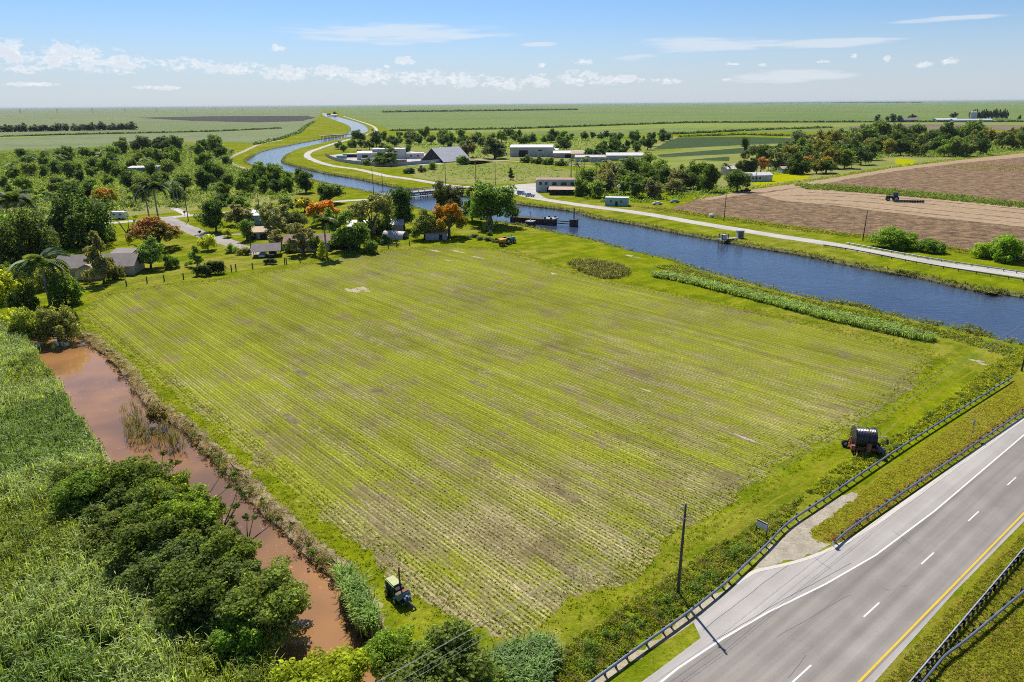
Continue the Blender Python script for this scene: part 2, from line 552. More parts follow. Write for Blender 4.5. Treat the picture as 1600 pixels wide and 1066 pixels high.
def np_mesh(name, V, k, mats, mi=None):
    """fast mesh of faces with k corners each; V is (nfaces*k, 3)"""
    V = np.ascontiguousarray(V, dtype=np.float32).reshape(-1, 3)
    nf = len(V) // k
    me = bpy.data.meshes.new(name)
    me.vertices.add(len(V))
    me.vertices.foreach_set('co', V.ravel())
    me.loops.add(nf * k)
    me.loops.foreach_set('vertex_index', np.arange(nf * k, dtype=np.int32))
    me.polygons.add(nf)
    me.polygons.foreach_set('loop_start', np.arange(nf, dtype=np.int32) * k)
    for m_ in mats:
        me.materials.append(MATS[m_] if isinstance(m_, str) else m_)
    if mi is not None:
        me.polygons.foreach_set('material_index', np.asarray(mi, dtype=np.int32))
    me.update(calc_edges=True)
    return me


def obj(name, me, parent=None, loc=None, rz=None, sc=None):
    o = bpy.data.objects.new(name, me)
    COL.objects.link(o)
    if parent is not None:
        o.parent = parent
    if loc is not None:
        o.location = [float(a) for a in loc]
    if rz is not None:
        o.rotation_euler = (0, 0, rz)
    if sc is not None:
        o.scale = (sc, sc, sc) if isinstance(sc, (int, float)) else sc
    return o


def tag(o, label=None, cat=None, group=None, kind=None):
    if label:
        o['label'] = label
    if cat:
        o['category'] = cat
    if group:
        o['group'] = group
    if kind:
        o['kind'] = kind
    return o


def thing(name, label, cat, loc=(0, 0, 0), rz=0.0, group=None):
    o = bpy.data.objects.new(name, None)
    COL.objects.link(o)
    o.location = [float(a) for a in loc]
    o.rotation_euler = (0, 0, rz)
    return tag(o, label, cat, group)


class MB:
    """collects boxes, tubes and prisms into one mesh"""

    def __init__(self):
        self.v, self.f, self.m = [], [], []

    def add(self, vs_, fs, mi=0):
        b = len(self.v)
        self.v += [tuple(float(c) for c in x) for x in vs_]
        self.f += [tuple(b + i for i in f) for f in fs]
        self.m += [mi] * len(fs)
        return self

    def box(self, c, s, rz=0.0, mi=0, taper=1.0, ry=0.0):
        hx, hy, hz = s[0] / 2, s[1] / 2, s[2] / 2
        co = []
        for z in (-hz, hz):
            k = taper if z > 0 else 1.0
            for x, y in ((-hx, -hy), (hx, -hy), (hx, hy), (-hx, hy)):
                co.append([x * k, y * k, z])
        co = np.array(co)
        if ry:
            a, b = math.cos(ry), math.sin(ry)
            co = co @ np.array([[a, 0, -b], [0, 1, 0], [b, 0, a]])
        if rz:
            a, b = math.cos(rz), math.sin(rz)
            co = co @ np.array([[a, b, 0], [-b, a, 0], [0, 0, 1]])
        co = co + np.array(c)
        return self.add(co, [(0, 3, 2, 1), (4, 5, 6, 7), (0, 1, 5, 4), (1, 2, 6, 5), (2, 3, 7, 6), (3, 0, 4, 7)], mi)

    def tube(self, pts, r, n=6, mi=0, cap=True):
        pts = [np.array(p, float) for p in pts]
        rs = r if isinstance(r, (list, tuple)) else [r] * len(pts)
        rings = []
        for i, p in enumerate(pts):
            a = pts[max(i - 1, 0)]
            b = pts[min(i + 1, len(pts) - 1)]
            t_ = b - a
            t_ = t_ / (np.linalg.norm(t_) + 1e-9)
            ref = np.array([0, 0, 1.0]) if abs(t_[2]) < 0.9 else np.array([1.0, 0, 0])
            x = np.cross(ref, t_)
            x /= np.linalg.norm(x)
            y = np.cross(t_, x)
            rings.append([p + rs[i] * (math.cos(k * 2 * PI / n) * x + math.sin(k * 2 * PI / n) * y) for k in range(n)])
        vs_ = [v for rg in rings for v in rg]
        fs = []
        for i in range(len(pts) - 1):
            for k in range(n):
                k2 = (k + 1) % n
                fs.append((i * n + k, i * n + k2, (i + 1) * n + k2, (i + 1) * n + k))
        if cap:
            fs.append(tuple(range(n))[::-1])
            fs.append(tuple((len(pts) - 1) * n + k for k in range(n)))
        return self.add(vs_, fs, mi)

    def poly(self, pts, mi=0):
        return self.add(pts, [tuple(range(len(pts)))], mi)

    def build(self, name, mats, parent=None, loc=None, smooth=False):
        mats = [mats] if isinstance(mats, str) else mats
        return link_mesh(name, self.v, self.f, mats, self.m, parent, smooth, loc)

    def mesh(self, name, mats):
        o = self.build(name, mats)
        me = o.data
        bpy.data.objects.remove(o)
        return me


def spline(pts, step):
    """Catmull-Rom through 2-D points, resampled"""
    P = [np.array(p[:2], float) for p in pts]
    P = [2 * P[0] - P[1]] + P + [2 * P[-1] - P[-2]]
    out = []
    for i in range(1, len(P) - 2):
        n = max(2, int(np.linalg.norm(P[i + 1] - P[i]) / step))
        for k in range(n):
            t_ = k / n
            a, b, c, d_ = P[i - 1:i + 3]
            out.append(0.5 * (2 * b + (c - a) * t_ + (2 * a - 5 * b + 4 * c - d_) * t_ ** 2 + (3 * b - a - 3 * c + d_) * t_ ** 3))
    out.append(P[-2])
    return np.array(out)


def lin(pts, step):
    out = []
    for i in range(len(pts) - 1):
        a, b = np.array(pts[i][:2], float), np.array(pts[i + 1][:2], float)
        n = max(1, int(np.linalg.norm(b - a) / step))
        for k in range(n):
            out.append(a + (b - a) * k / n)
    out.append(np.array(pts[-1][:2], float))
    return np.array(out)


def normals(P, closed=False):
    if closed:
        t_ = np.roll(P, -1, 0) - np.roll(P, 1, 0)
    else:
        t_ = np.gradient(P, axis=0)
    t_ = t_ / (np.linalg.norm(t_, axis=1, keepdims=True) + 1e-9)
    return np.stack([-t_[:, 1], t_[:, 0]], 1)      # left normal


def in_poly(x, y, poly):
    x, y = np.asarray(x), np.asarray(y)
    ins = np.zeros(x.shape, bool)
    n = len(poly)
    for i in range(n):
        x0, y0 = poly[i][0], poly[i][1]
        x1, y1 = poly[(i + 1) % n][0], poly[(i + 1) % n][1]
        c = (y0 > y) != (y1 > y)
        with np.errstate(divide='ignore', invalid='ignore'):
            xi = (x1 - x0) * (y - y0) / (y1 - y0 + 1e-12) + x0
        ins ^= c & (x < xi)
    return ins


def gp(px):
    return [G(x, y)[:2] for x, y in px]


def sheet(name, px, z, mat, jit=0.0, step=None, label=None, world_pts=None, kind='structure'):
    P = np.array(world_pts if world_pts is not None else gp(px), float)
    if jit:
        P = lin(list(P) + [P[0]], step or jit * 2)[:-1]
        n = normals(P, True)
        k = rng.normal(0, 1, len(P))
        k = 0.6 * k + 0.4 * np.convolve(np.tile(k, 3), np.ones(5) / 2.2, 'same')[len(P):2 * len(P)]
        P = P + n * (k * jit * 0.5)[:, None]
    o = link_mesh(name, [(p[0], p[1], z) for p in P], [tuple(range(len(P)))], [mat])
    tag(o, label, kind=kind)
    return o


def ribbon(name, path, w, z, mat, kind='structure', jit=0.0, parent=None):
    P = np.array(path, float)
    n = normals(P)
    w = np.broadcast_to(np.asarray(w, float), (len(P),))
    a = P + n * (w / 2 + (rng.normal(0, jit, len(P)) if jit else 0))[:, None]
    b = P - n * (w / 2 + (rng.normal(0, jit, len(P)) if jit else 0))[:, None]
    vs_ = [(p[0], p[1], z) for p in a] + [(p[0], p[1], z) for p in b]
    k = len(P)
    fs = [(i, k + i, k + i + 1, i + 1) for i in range(k - 1)]
    o = link_mesh(name, vs_, fs, [mat], parent=parent)
    if parent is None:
        tag(o, kind=kind)
    return o


# ------------------------------------------------------------------ ground, canal and pond
WATER_Z = -0.9
LEFT_BANK = [(503, 176.5), (506, 181), (522, 187.5), (542, 195), (549, 203), (534, 213), (499, 218.5), (451, 228), (415, 236), (395, 245), (386, 253.5),
             (402, 262), (456, 272), (496, 284.5), (540, 294), (575, 301), (605, 309), (652, 327), (740, 342), (830, 357), (872, 366), (928, 377),
             (1000, 397), (1050, 408), (1100, 425), (1200, 451), (1300, 475), (1338, 480), (1375, 490), (1450, 507), (1516, 520), (1544, 530), (1600, 541)]
RIGHT_BANK = [(508, 176.5), (514, 180), (532, 184), (562, 192.5), (575, 203), (562, 210), (542, 215.5), (484, 228.5), (456, 237), (441, 249.5), (445, 256),
              (494, 269), (512, 273), (559, 281), (623, 295), (690, 303), (805, 320), (889, 331), (927, 342), (988, 352), (1050, 365), (1122, 378), (1180, 389),
              (1253, 401), (1300, 411), (1390, 429), (1431, 435), (1502, 452), (1562, 463), (1600, 467)]


def bank_pts(px):
    P = [G(x, y, WATER_Z)[:2] for x, y in px]
    d_ = np.array(P[-1]) - np.array(P[-2])
    P.append(np.array(P[-1]) + np.array([0.6, -0.82]) * 130)
    return spline(P, 6.0)


cl, cr = bank_pts(LEFT_BANK), bank_pts(RIGHT_BANK)
canal = np.vstack([cl, cr[::-1]])
keep = [0]
for i in range(1, len(canal)):
    if np.linalg.norm(canal[i] - canal[keep[-1]]) > 1.5:
        keep.append(i)
canal = canal[keep]
if sum(a[0] * b[1] - b[0] * a[1] for a, b in zip(canal, np.roll(canal, -1, 0))) < 0:
    canal = canal[::-1]
POND_R = [(94, 529), (124, 527.5), (141, 542), (160, 556), (178, 572), (193, 591), (212, 615), (222, 632), (250, 655), (282, 675), (312, 707), (337, 730), (360, 750),
          (375, 770), (395, 792), (415, 817), (442, 832), (465, 865), (505, 895), (528, 925), (550, 970), (572, 1000), (580, 1025), (592, 1055), (605, 1100)]
POND_L = [(47, 533), (62, 559), (79, 578), (94, 597), (102, 612), (115, 632), (135, 662), (165, 700), (190, 745), (230, 800), (290, 850), (345, 900), (400, 950), (430, 1000), (440, 1030), (450, 1100)]
pr = spline([G(x, y, WATER_Z)[:2] for x, y in POND_R], 1.2)
pl = spline([G(x, y, WATER_Z)[:2] for x, y in POND_L], 1.2)
pr += normals(pr) * (0.22 * np.sin(np.arange(len(pr)) * 0.9) * rng.random(len(pr)))[:, None]
pond = np.vstack([pl, pr[::-1]])
if sum(a[0] * b[1] - b[0] * a[1] for a, b in zip(pond, np.roll(pond, -1, 0))) < 0:
    pond = pond[::-1]


def offset(P, d_):
    return P - normals(P, True) * d_              # ccw ring: right normal points outwards


canal_top = offset(canal, 2.4) + rng.normal(0, 0.25, canal.shape)
pond_top = offset(pond, 1.7)
BX = (-2600.0, 2600.0, -120.0, 6500.0)


def ring_strip(name, A, B, za, zb, mat, parent=None):
    k = len(A)
    vs_ = [(p[0], p[1], za) for p in A] + [(p[0], p[1], zb) for p in B]
    fs = [(i, (i + 1) % k, k + (i + 1) % k, k + i) for i in range(k)]
    return link_mesh(name, vs_, fs, [mat], parent=parent)


def ground():
    box = [(BX[0], BX[2]), (BX[1], BX[2]), (BX[1], BX[3]), (BX[0], BX[3])]
    vs_, es = [], []
    for ringp in (box, [tuple(p) for p in canal_top], [tuple(p) for p in pond_top]):
        b = len(vs_)
        vs_ += [Vector((float(p[0]), float(p[1]))) for p in ringp]
        es += [(b + i, b + (i + 1) % len(ringp)) for i in range(len(ringp))]
    v2, _, f2, *_r = delaunay_2d_cdt(vs_, es, [], 0, 1e-4)
    V = np.array([(v[0], v[1]) for v in v2])
    Fc = np.array([f for f in f2])
    c = V[Fc].mean(1)
    ok = ~in_poly(c[:, 0], c[:, 1], canal_top) & ~in_poly(c[:, 0], c[:, 1], pond_top)
    return V, Fc[ok]


V, Fc = ground()
FAR = 60000.0
gv = [(x, y, 0.0) for x, y in V]
b = len(gv)
gv += [(BX[0], BX[2], 0), (BX[1], BX[2], 0), (BX[1], BX[3], 0), (BX[0], BX[3], 0), (-FAR, -3000, 0), (FAR, -3000, 0), (FAR, FAR, 0), (-FAR, FAR, 0)]
gf = [tuple(f) for f in Fc] + [(b + 4, b + 5, b + 1, b), (b + 5, b + 6, b + 2, b + 1), (b + 6, b + 7, b + 3, b + 2), (b + 7, b + 4, b, b + 3)]
go = link_mesh('ground', gv, gf, ['lawn', 'cane_far'], [0] * len(Fc) + [1] * 4)
tag(go, kind='structure')
for nm, W0, top, wm in (('canal', canal, canal_top, 'canal_water'), ('pond', pond, pond_top, 'pond_water')):
    La, Lb = (cl, cr) if nm == 'canal' else (pl, pr)

    def even(Q, n_):
        s_ = np.concatenate([[0], np.cumsum(np.linalg.norm(np.diff(Q, axis=0), axis=1))])
        x_ = np.linspace(0, s_[-1], n_)
        return np.stack([np.interp(x_, s_, Q[:, 0]), np.interp(x_, s_, Q[:, 1])], 1)

    def match(Q, n_):
        # same share of the bank's own control points on both sides, so rungs stay square to the stream
        x_ = np.linspace(0, len(Q) - 1, n_)
        return np.stack([np.interp(x_, np.arange(len(Q)), Q[:, 0]), np.interp(x_, np.arange(len(Q)), Q[:, 1])], 1)
    n_ = 420
    A_, B_ = even(La, n_), even(Lb, n_)
    cc = (A_ + B_) / 2
    A_ = cc + (A_ - cc) * (1 + 0.9 / np.maximum(np.linalg.norm(A_ - cc, axis=1), 1.0))[:, None]
    B_ = cc + (B_ - cc) * (1 + 0.9 / np.maximum(np.linalg.norm(B_ - cc, axis=1), 1.0))[:, None]
    o = link_mesh(nm + '_water', [(p[0], p[1], WATER_Z) for p in A_] + [(p[0], p[1], WATER_Z) for p in B_], [(i, n_ + i, n_ + i + 1, i + 1) for i in range(n_ - 1)], [wm])
    tag(o, kind='structure')
    mid_ = offset(W0, 0.25 if nm == 'pond' else 0.4)
    k = len(W0)
    A = [(p[0], p[1], 0.0) for p in top]
    zz = rng.uniform(-0.75, -0.35, k) if nm == 'canal' else rng.uniform(-0.85, -0.55, k)
    B = [(p[0], p[1], z) for p, z in zip(mid_, zz)]
    C = [(p[0], p[1], -2.0) for p in offset(W0, -0.3)]
    fs = []
    for r_ in range(2):
        fs += [(r_ * k + i, r_ * k + (i + 1) % k, (r_ + 1) * k + (i + 1) % k, (r_ + 1) * k + i) for i in range(k)]
    o = link_mesh(nm + '_bank', A + B + C, fs, ['bank_soil' if nm == 'canal' else 'dry_bank'])
    tag(o, kind='structure')

# ------------------------------------------------------------------ fields
FIELD = [(122, 490), (160, 460), (260, 446), (330, 440), (430, 424), (520, 404), (620, 390), (700, 384), (790, 391), (870, 418), (960, 440), (1100, 470), (1250, 502), (1400, 538), (1462, 560),
         (1440, 590), (1415, 615), (1360, 650), (1290, 690), (1200, 732), (1130, 795), (1060, 832), (1035, 855), (1010, 900), (930, 930), (880, 940), (868, 960), (845, 982), (805, 996), (786, 998), (755, 990), (715, 972), (690, 962)]
sheet('crop_field', FIELD, 0.012, 'crop_field', 0.9, 0.7)
sheet('cane_field', [(-900, hor(-900) + 1.3), (502, hor(502) + 1.3), (501, 178), (496, 184), (486, 190), (474, 196), (470, 204), (440, 214), (405, 224), (340, 222), (230, 224), (120, 232), (0, 236), (-300, 240), (-900, 245)], 0.05, 'cane_left')
sheet('cane_field', [(524, hor(524) + 1.3), (2600, hor(2600) + 1.3), (2600, 190), (1600, 203), (1400, 207), (1200, 206), (1080, 207), (900, 212), (700, 208), (612, 204), (596, 198), (570, 188), (535, 180)], 0.05, 'cane_right')
sheet('bare_field', [(212, 184.2), (330, 181.8), (478, 181), (494, 184), (470, 189.5), (400, 191.5), (300, 189)], 0.12, 'bare_dark', 6, 14)
sheet('cane_strip', [(612, 204), (800, 201.5), (1080, 193), (1600, 191.5), (2200, 187), (2200, 193), (1600, 197), (1300, 199), (1050, 200), (800, 207), (700, 208)], 0.10, 'cane_bright')
sheet('bare_field', [(1330, 198), (1360, 194.5), (1480, 194.5), (1600, 196), (1700, 198), (1700, 203.5), (1600, 204), (1450, 202.5), (1330, 201)], 0.14, 'bare_brown', 5, 12)
sheet('cane_strip', [(0, 213), (120, 209), (330, 204), (440, 200), (440, 201.2), (330, 206), (120, 211.5), (0, 217)], 0.12, 'cane_bright', 3, 10)
sheet('scrub_ground', [(-150, 248), (0, 238), (200, 226), (340, 226), (372, 238), (352, 250), (388, 268), (450, 283), (486, 297), (455, 312), (400, 322), (330, 327), (250, 334), (110, 342), (-150, 356)], 0.02, 'scrub_ground', 2.0, 5)
sheet('scrub_ground', [(510, 232), (560, 218), (640, 213), (800, 214), (1000, 214), (1060, 214), (1020, 238), (900, 258), (800, 250), (740, 258), (620, 234)], 0.02, 'scrub_ground', 2.0, 6)
sheet('scrub_ground', [(1020, 238), (1270, 210), (1420, 209), (1700, 214), (1700, 230), (1600, 238), (1400, 259), (1260, 283), (1180, 292), (1080, 300), (1020, 290), (1000, 260)], 0.02, 'scrub_ground', 2.0, 6)
sheet('scrub_ground', [(628, 262), (700, 255), (745, 251), (800, 255), (880, 262), (900, 268), (880, 280), (845, 284), (790, 287), (752, 290), (700, 286), (650, 277)], 0.02, 'scrub_ground', 2.0, 5)
sheet('crop_plot', [(1020, 234), (1042, 221), (1062, 215), (1160, 214), (1265, 217), (1262, 222), (1120, 229)], 0.04, 'dark_crop', 1.5, 6)
sheet('crop_plot', [(1034, 246), (1020, 240), (1150, 230.5), (1290, 223), (1290, 227), (1160, 240)], 0.04, 'dark_crop', 1.5, 6)
sheet('crop_plot', [(1078, 250), (1130, 243.5), (1142, 246), (1138, 252)], 0.04, 'dark_crop', 1.5, 6)
for px in ([(1000, 241), (1150, 229.5), (1290, 221.5), (1290, 223.2), (1150, 232), (1000, 244)], [(1030, 250), (1160, 240), (1290, 227), (1290, 228.6), (1160, 243), (1040, 253)], [(1010, 262), (1030, 253), (1140, 253), (1120, 262)]):
    sheet('grass_strip', px, 0.045, 'cane_bright', 1.0, 6)
sheet('ploughed_field', [(1045, 328), (1085, 312), (1170, 297), (1260, 285), (1400, 262), (1500, 250), (1700, 229), (1900, 420), (1600, 400), (1500, 389), (1400, 374), (1300, 361), (1200, 347), (1120, 337)], 0.012, 'ploughed_soil', 1.2, 2.5)
sheet('sand_track', [(1085, 312), (1170, 297), (1260, 285), (1400, 262), (1500, 250), (1700, 229), (1700, 236), (1500, 255), (1400, 267), (1280, 288), (1180, 302), (1110, 312)], 0.018, 'sand_track', 0.9, 2.5)
sheet('sand_strip', [(1185, 304), (1250, 293), (1330, 300), (1450, 310), (1700, 333), (1700, 365), (1450, 339), (1300, 321), (1215, 313)], 0.024, 'sand_track', 0.9, 2.5)
for px in ([(1205, 305), (1330, 308), (1450, 319), (1700, 344)], [(1220, 311), (1340, 315), (1450, 327), (1700, 353)], [(1262, 301), (1340, 304.5), (1450, 313.5), (1700, 337)], [(1290, 318), (1450, 334), (1700, 359)]):
    _p = spline(gp(px), 2.5)
    ribbon('furrow', _p, 1.1 + 1.3 * rng.random(len(_p)), 0.030, 'ploughed_soil', jit=0.3)
sheet('lawn_patch', [(1398, 247.5), (1430, 250), (1427, 257), (1412, 261), (1400, 255)], 0.03, 'yellow_lawn', 0.8, 3)
sheet('lawn_patch', [(1170, 284), (1182, 281), (1212, 268), (1266, 271), (1262, 279), (1215, 286), (1185, 292)], 0.03, 'yellow_lawn', 0.8, 3)
sheet('lawn_patch', [(200, 249), (268, 247), (268, 255), (205, 257)], 0.03, 'yellow_lawn', 0.8, 3)


def blob(name, px, rx, ry, z, mat, rough=0.35, rz=0.0):
    """ragged patch: rx, ry in metres, outline star-shaped so it never crosses itself"""
    c = G(*px)
    n_ = 46
    a = np.arange(n_) * 2 * PI / n_
    k_ = rng.uniform(0, 6.28, 5)
    r = 1 + rough * (0.5 * np.sin(2 * a + k_[0]) + 0.4 * np.sin(3 * a + k_[1]) + 0.35 * np.sin(5 * a + k_[2]) + 0.3 * np.sin(9 * a + k_[3])) + rng.normal(0, rough * 0.22, n_)
    x, y = rx * r * np.cos(a), ry * r * np.sin(a)
    co, si = math.cos(rz), math.sin(rz)
    tag(link_mesh(name, [(c[0] + x[i] * co - y[i] * si, c[1] + x[i] * si + y[i] * co, z) for i in range(n_)], [tuple(range(n_))], [mat]), kind='structure')


for px, rx, ry in (((552, 454), 2.6, 1.2), ((566, 451), 2.2, 1.0), ((574, 455), 1.0, 0.6), ((985, 400), 2.0, 0.8), ((993, 402), 1.4, 0.5), ((1526, 564), 1.3, 0.5), ((1536, 569), 1.0, 0.4), ((865, 428), 1.3, 0.6), ((680, 392), 2.4, 0.7), ((715, 393), 3.2, 0.6), ((745, 402), 2.2, 0.6), ((700, 407), 1.5, 0.4), ((1010, 610), 0.9, 0.3), ((1165, 685), 2.0, 0.25)):
    blob('bare_patch', px, rx, ry, 0.016, 'verge_sand', 0.45, ROW)
dirt_mat('dark_soil', (0.10, 0.085, 0.04), (0.20, 0.165, 0.075), ROW)
for px, rx, ry in (((1148, 682), 2.6, 0.25), ((885, 772), 2.2, 0.7), ((640, 495), 3.0, 0.5), ((470, 582), 1.8, 0.6), ((590, 612), 1.6, 0.7), ((455, 655), 1.8, 0.6), ((745, 600), 2.4, 0.4), ((215, 465), 2.0, 0.5), ((300, 462), 3.0, 0.3)):
    blob('dark_patch', px, rx * 1.2, ry * 1.3, 0.015, 'dark_soil', 0.22, ROW)

# dry mown edge beside the pond
_n = normals(pr)
_q = pr[len(pr) // 2] + _n[len(pr) // 2] * 2
_sg = -1.0 if in_poly(np.array([_q[0]]), np.array([_q[1]]), pond)[0] else 1.0
_k = np.arange(len(pr))
_dp = spline((pr + _n * _sg * 1.95)[::6], 0.8)
ribbon('dry_edge', _dp, 0.35 + 0.75 * rng.random(len(_dp)) ** 2, 0.008, 'dry_bank', jit=0.22)

# ------------------------------------------------------------------ roads
def ext(P, before=0.0, after=0.0):
    P = [np.array(p[:2], float) for p in P]
    if before:
        d_ = P[0] - P[1]
        P = [P[0] + d_ / np.linalg.norm(d_) * before] + P
    if after:
        d_ = P[-1] - P[-2]
        P = P + [P[-1] + d_ / np.linalg.norm(d_) * after]
    return P


yel = ext(gp([(1342, 1066), (1600, 802)]), 60, 260)
EDGE_L = ext(gp([(1002, 1066), (1030, 1046), (1095, 997), (1083, 972), (1150, 913), (1176, 893), (1200, 887), (1250, 875), (1307, 853), (1375, 813), (1600, 653)]), 60, 260)
EDGE_R = ext(gp([(1367, 1066), (1492, 925), (1600, 815)]), 60, 260)
WHITE = ext(gp([(1033, 1066), (1060, 1044), (1130, 998), (1200, 957), (1290, 913), (1368, 868), (1460, 799), (1600, 680)]), 60, 260)
sheet('verge', None, 0.006, 'verge_grass', 0.5, 0.6, world_pts=list(EDGE_R) + [EDGE_R[-1] + np.array([60, -40]), EDGE_R[0] + np.array([80, -60])])
sheet('verge', None, 0.006, 'verge_grass', 0.5, 0.6, world_pts=gp([(1258, 842), (1290, 795), (1345, 762), (1470, 675), (1587, 592), (1640, 556), (1660, 606), (1600, 648), (1480, 733), (1380, 805), (1312, 849), (1275, 852)]))
sheet('highway_shoulder', None, 0.020, 'shoulder_asphalt', world_pts=list(EDGE_L) + list(EDGE_R)[::-1])
yr = np.array(yel)
nY = normals(yr)
sheet('highway_lanes', None, 0.024, 'asphalt', world_pts=list(WHITE) + list(yr - nY * 0.25)[::-1])
ribbon('edge_marking', lin(WHITE, 4), 0.17, 0.028, 'white_paint')
ribbon('edge_marking', lin(yel, 4), 0.17, 0.028, 'yellow_paint')
dash0 = G(1521, 807)[:2]
du = (yr[-1] - yr[0]) / np.linalg.norm(yr[-1] - yr[0])
for k in range(-5, 22):
    c = dash0 + du * 12.19 * k
    ribbon('lane_dash', np.array([c - du * 1.52, c + du * 1.52]), 0.14, 0.028, 'white_paint')
kerb_path = spline(gp([(1150, 913), (1176, 895), (1200, 888.5), (1250, 876.5), (1307, 854), (1375, 813), (1600, 653)]), 1.5)
ribbon('kerb', kerb_path, np.where(np.arange(len(kerb_path)) < 14, 0.42, 0.62), 0.032, 'kerb_concrete', jit=0.02)
sheet('gravel_patch', [(1176, 893), (1190, 868), (1238, 826), (1300, 783), (1330, 768), (1342, 772), (1330, 785), (1268, 826), (1266, 843), (1306, 851), (1250, 874), (1200, 886)], 0.014, 'pale_dirt', 0.4, 0.4)
ribbon('gravel_strip', lin(ext([G(x, y)[:2] for x, y in [(925, 1070), (1080, 966), (1140, 915)]], 30), 1.0), 0.75, 0.010, 'verge_sand', jit=0.16)

for off in (-0.85, 0.85):
    _p = spline(gp([(1010, 925), (1100, 850), (1180, 790), (1260, 745), (1330, 715), (1400, 650), (1480, 597), (1545, 560)]), 1.2)
    ribbon('tyre_track', _p + normals(_p) * off, 0.28 + 0.12 * rng.random(len(_p)), 0.007, 'verge_grass', jit=0.04)
# tyre-sealed cracks along the shoulder
simple('crack_seal', (0.10, 0.095, 0.09), 0.7)
for a, b_ in (((1100, 985), (1240, 880)), ((1120, 1000), (1330, 880)), ((1215, 995), (1330, 930))):
    L_ = lin([G(*a)[:2], G(*b_)[:2]], 1.0)
    L_ = L_ + np.cumsum(rng.normal(0, 0.03, L_.shape), 0)
    ribbon('crack', L_, 0.035, 0.031, 'crack_seal')
for a, b_ in (((1230, 1060), (1262, 1025)), ((1395, 830), (1425, 850)), ((1270, 870), (1300, 890))):
    L_ = lin([G(*a)[:2], G(*b_)[:2]], 0.5)
    L_ = L_ + np.cumsum(rng.normal(0, 0.05, L_.shape), 0)
    ribbon('crack', L_, 0.035, 0.031, 'crack_seal')

# roads beyond the canal and around the houses
far_c = [(752, 293), (793, 297), (835, 309), (900, 319.5), (1000, 333), (1075, 346), (1150, 358.5), (1225, 370.5), (1300, 382), (1450, 409), (1600, 430.5)]
fp = ext(gp(far_c), 0, 120)
ribbon('canal_road', spline(fp, 4), 6.6, 0.03, 'pale_road', jit=0.12)
sheet('junction_paving', [(752, 297), (793, 289.5), (848, 285.5), (905, 285), (905, 288.5), (858, 290), (850, 296), (838, 301), (852, 309), (800, 304), (770, 300)], 0.024, 'pale_road', 0.5, 2)
ribbon('dirt_road', spline(gp([(536, 181.5), (560, 189), (580, 196), (588, 203), (580, 208), (557, 215), (527, 223), (499, 232), (482, 239), (483, 247), (514, 258), (560, 265), (600, 274), (648, 281), (704, 290), (760, 294)]), 5), 6.0, 0.034, 'pale_road', jit=0.25)
ribbon('back_road', spline(gp([(742, 249), (800, 252), (840, 254.5), (885, 258), (930, 260)]), 5), 5.5, 0.034, 'pale_dirt', jit=0.3)
ribbon('back_road', spline(gp([(1092, 262), (1125, 259), (1165, 254)]), 5), 5.0, 0.034, 'sand_track', jit=0.3)
ribbon('back_road', spline(gp([(1560, 215.5), (1600, 213), (1700, 209)]), 5), 7.0, 0.034, 'pale_dirt', jit=0.3)
ribbon('lane', spline(gp([(690, 302), (600, 310.5), (545, 313.5), (500, 318), (450, 323), (400, 328.5), (319, 335), (253, 341), (182, 348), (100, 354), (0, 362), (-100, 370)]), 4), 5.4, 0.024, 'pale_road', jit=0.15)
ribbon('side_lane', spline(gp([(256, 340), (289, 355), (311, 365), (337, 373), (366, 382)]), 2), [6.5] * 10 + [6.0] * 999 if False else 6.4, 0.028, 'lane_road', jit=0.15)
ribbon('driveway', spline(gp([(345, 369), (372, 366), (395, 366)]), 2), 2.6, 0.020, 'lane_road', jit=0.1)
ribbon('driveway', spline(gp([(366, 382), (385, 388), (402, 398)]), 2), 4.0, 0.022, 'lane_road', jit=0.1)
ribbon('footpath', spline(gp([(262, 322), (280, 329), (292, 336)]), 2), 3.0, 0.026, 'pale_road', jit=0.1)
ribbon('canal_track', spline(gp([(352, 250), (365, 243), (378, 238), (405, 226), (440, 219)]), 5), 5.0, 0.03, 'pale_dirt', jit=0.4)
ribbon('canal_track', spline(gp([(352, 250), (372, 260), (398, 267)]), 5), 4.0, 0.03, 'pale_dirt', jit=0.4)
sheet('yard_paving', [(510, 243.5), (540, 240), (640, 236), (665, 240), (720, 250), (690, 256), (640, 259), (600, 259), (560, 254), (525, 250)], 0.03, 'yard_concrete', 0.8, 5)

# ------------------------------------------------------------------ guard rails
simple('galvanised', (0.30, 0.34, 0.40), 0.45, 0.6, 0.2, 0.8)
simple('galvanised_dull', (0.12, 0.13, 0.16), 0.6, 0.3, 0.25, 1.2)
simple('post_wood', (0.09, 0.08, 0.08), 0.9, 0, 0.3, 2.0)
simple('dark_wood', (0.055, 0.045, 0.038), 0.9, 0, 0.35, 1.5)
simple('steel_white', (0.62, 0.63, 0.64), 0.5, 0.0, 0.1)
simple('orange_reflector', (0.62, 0.17, 0.02), 0.5)


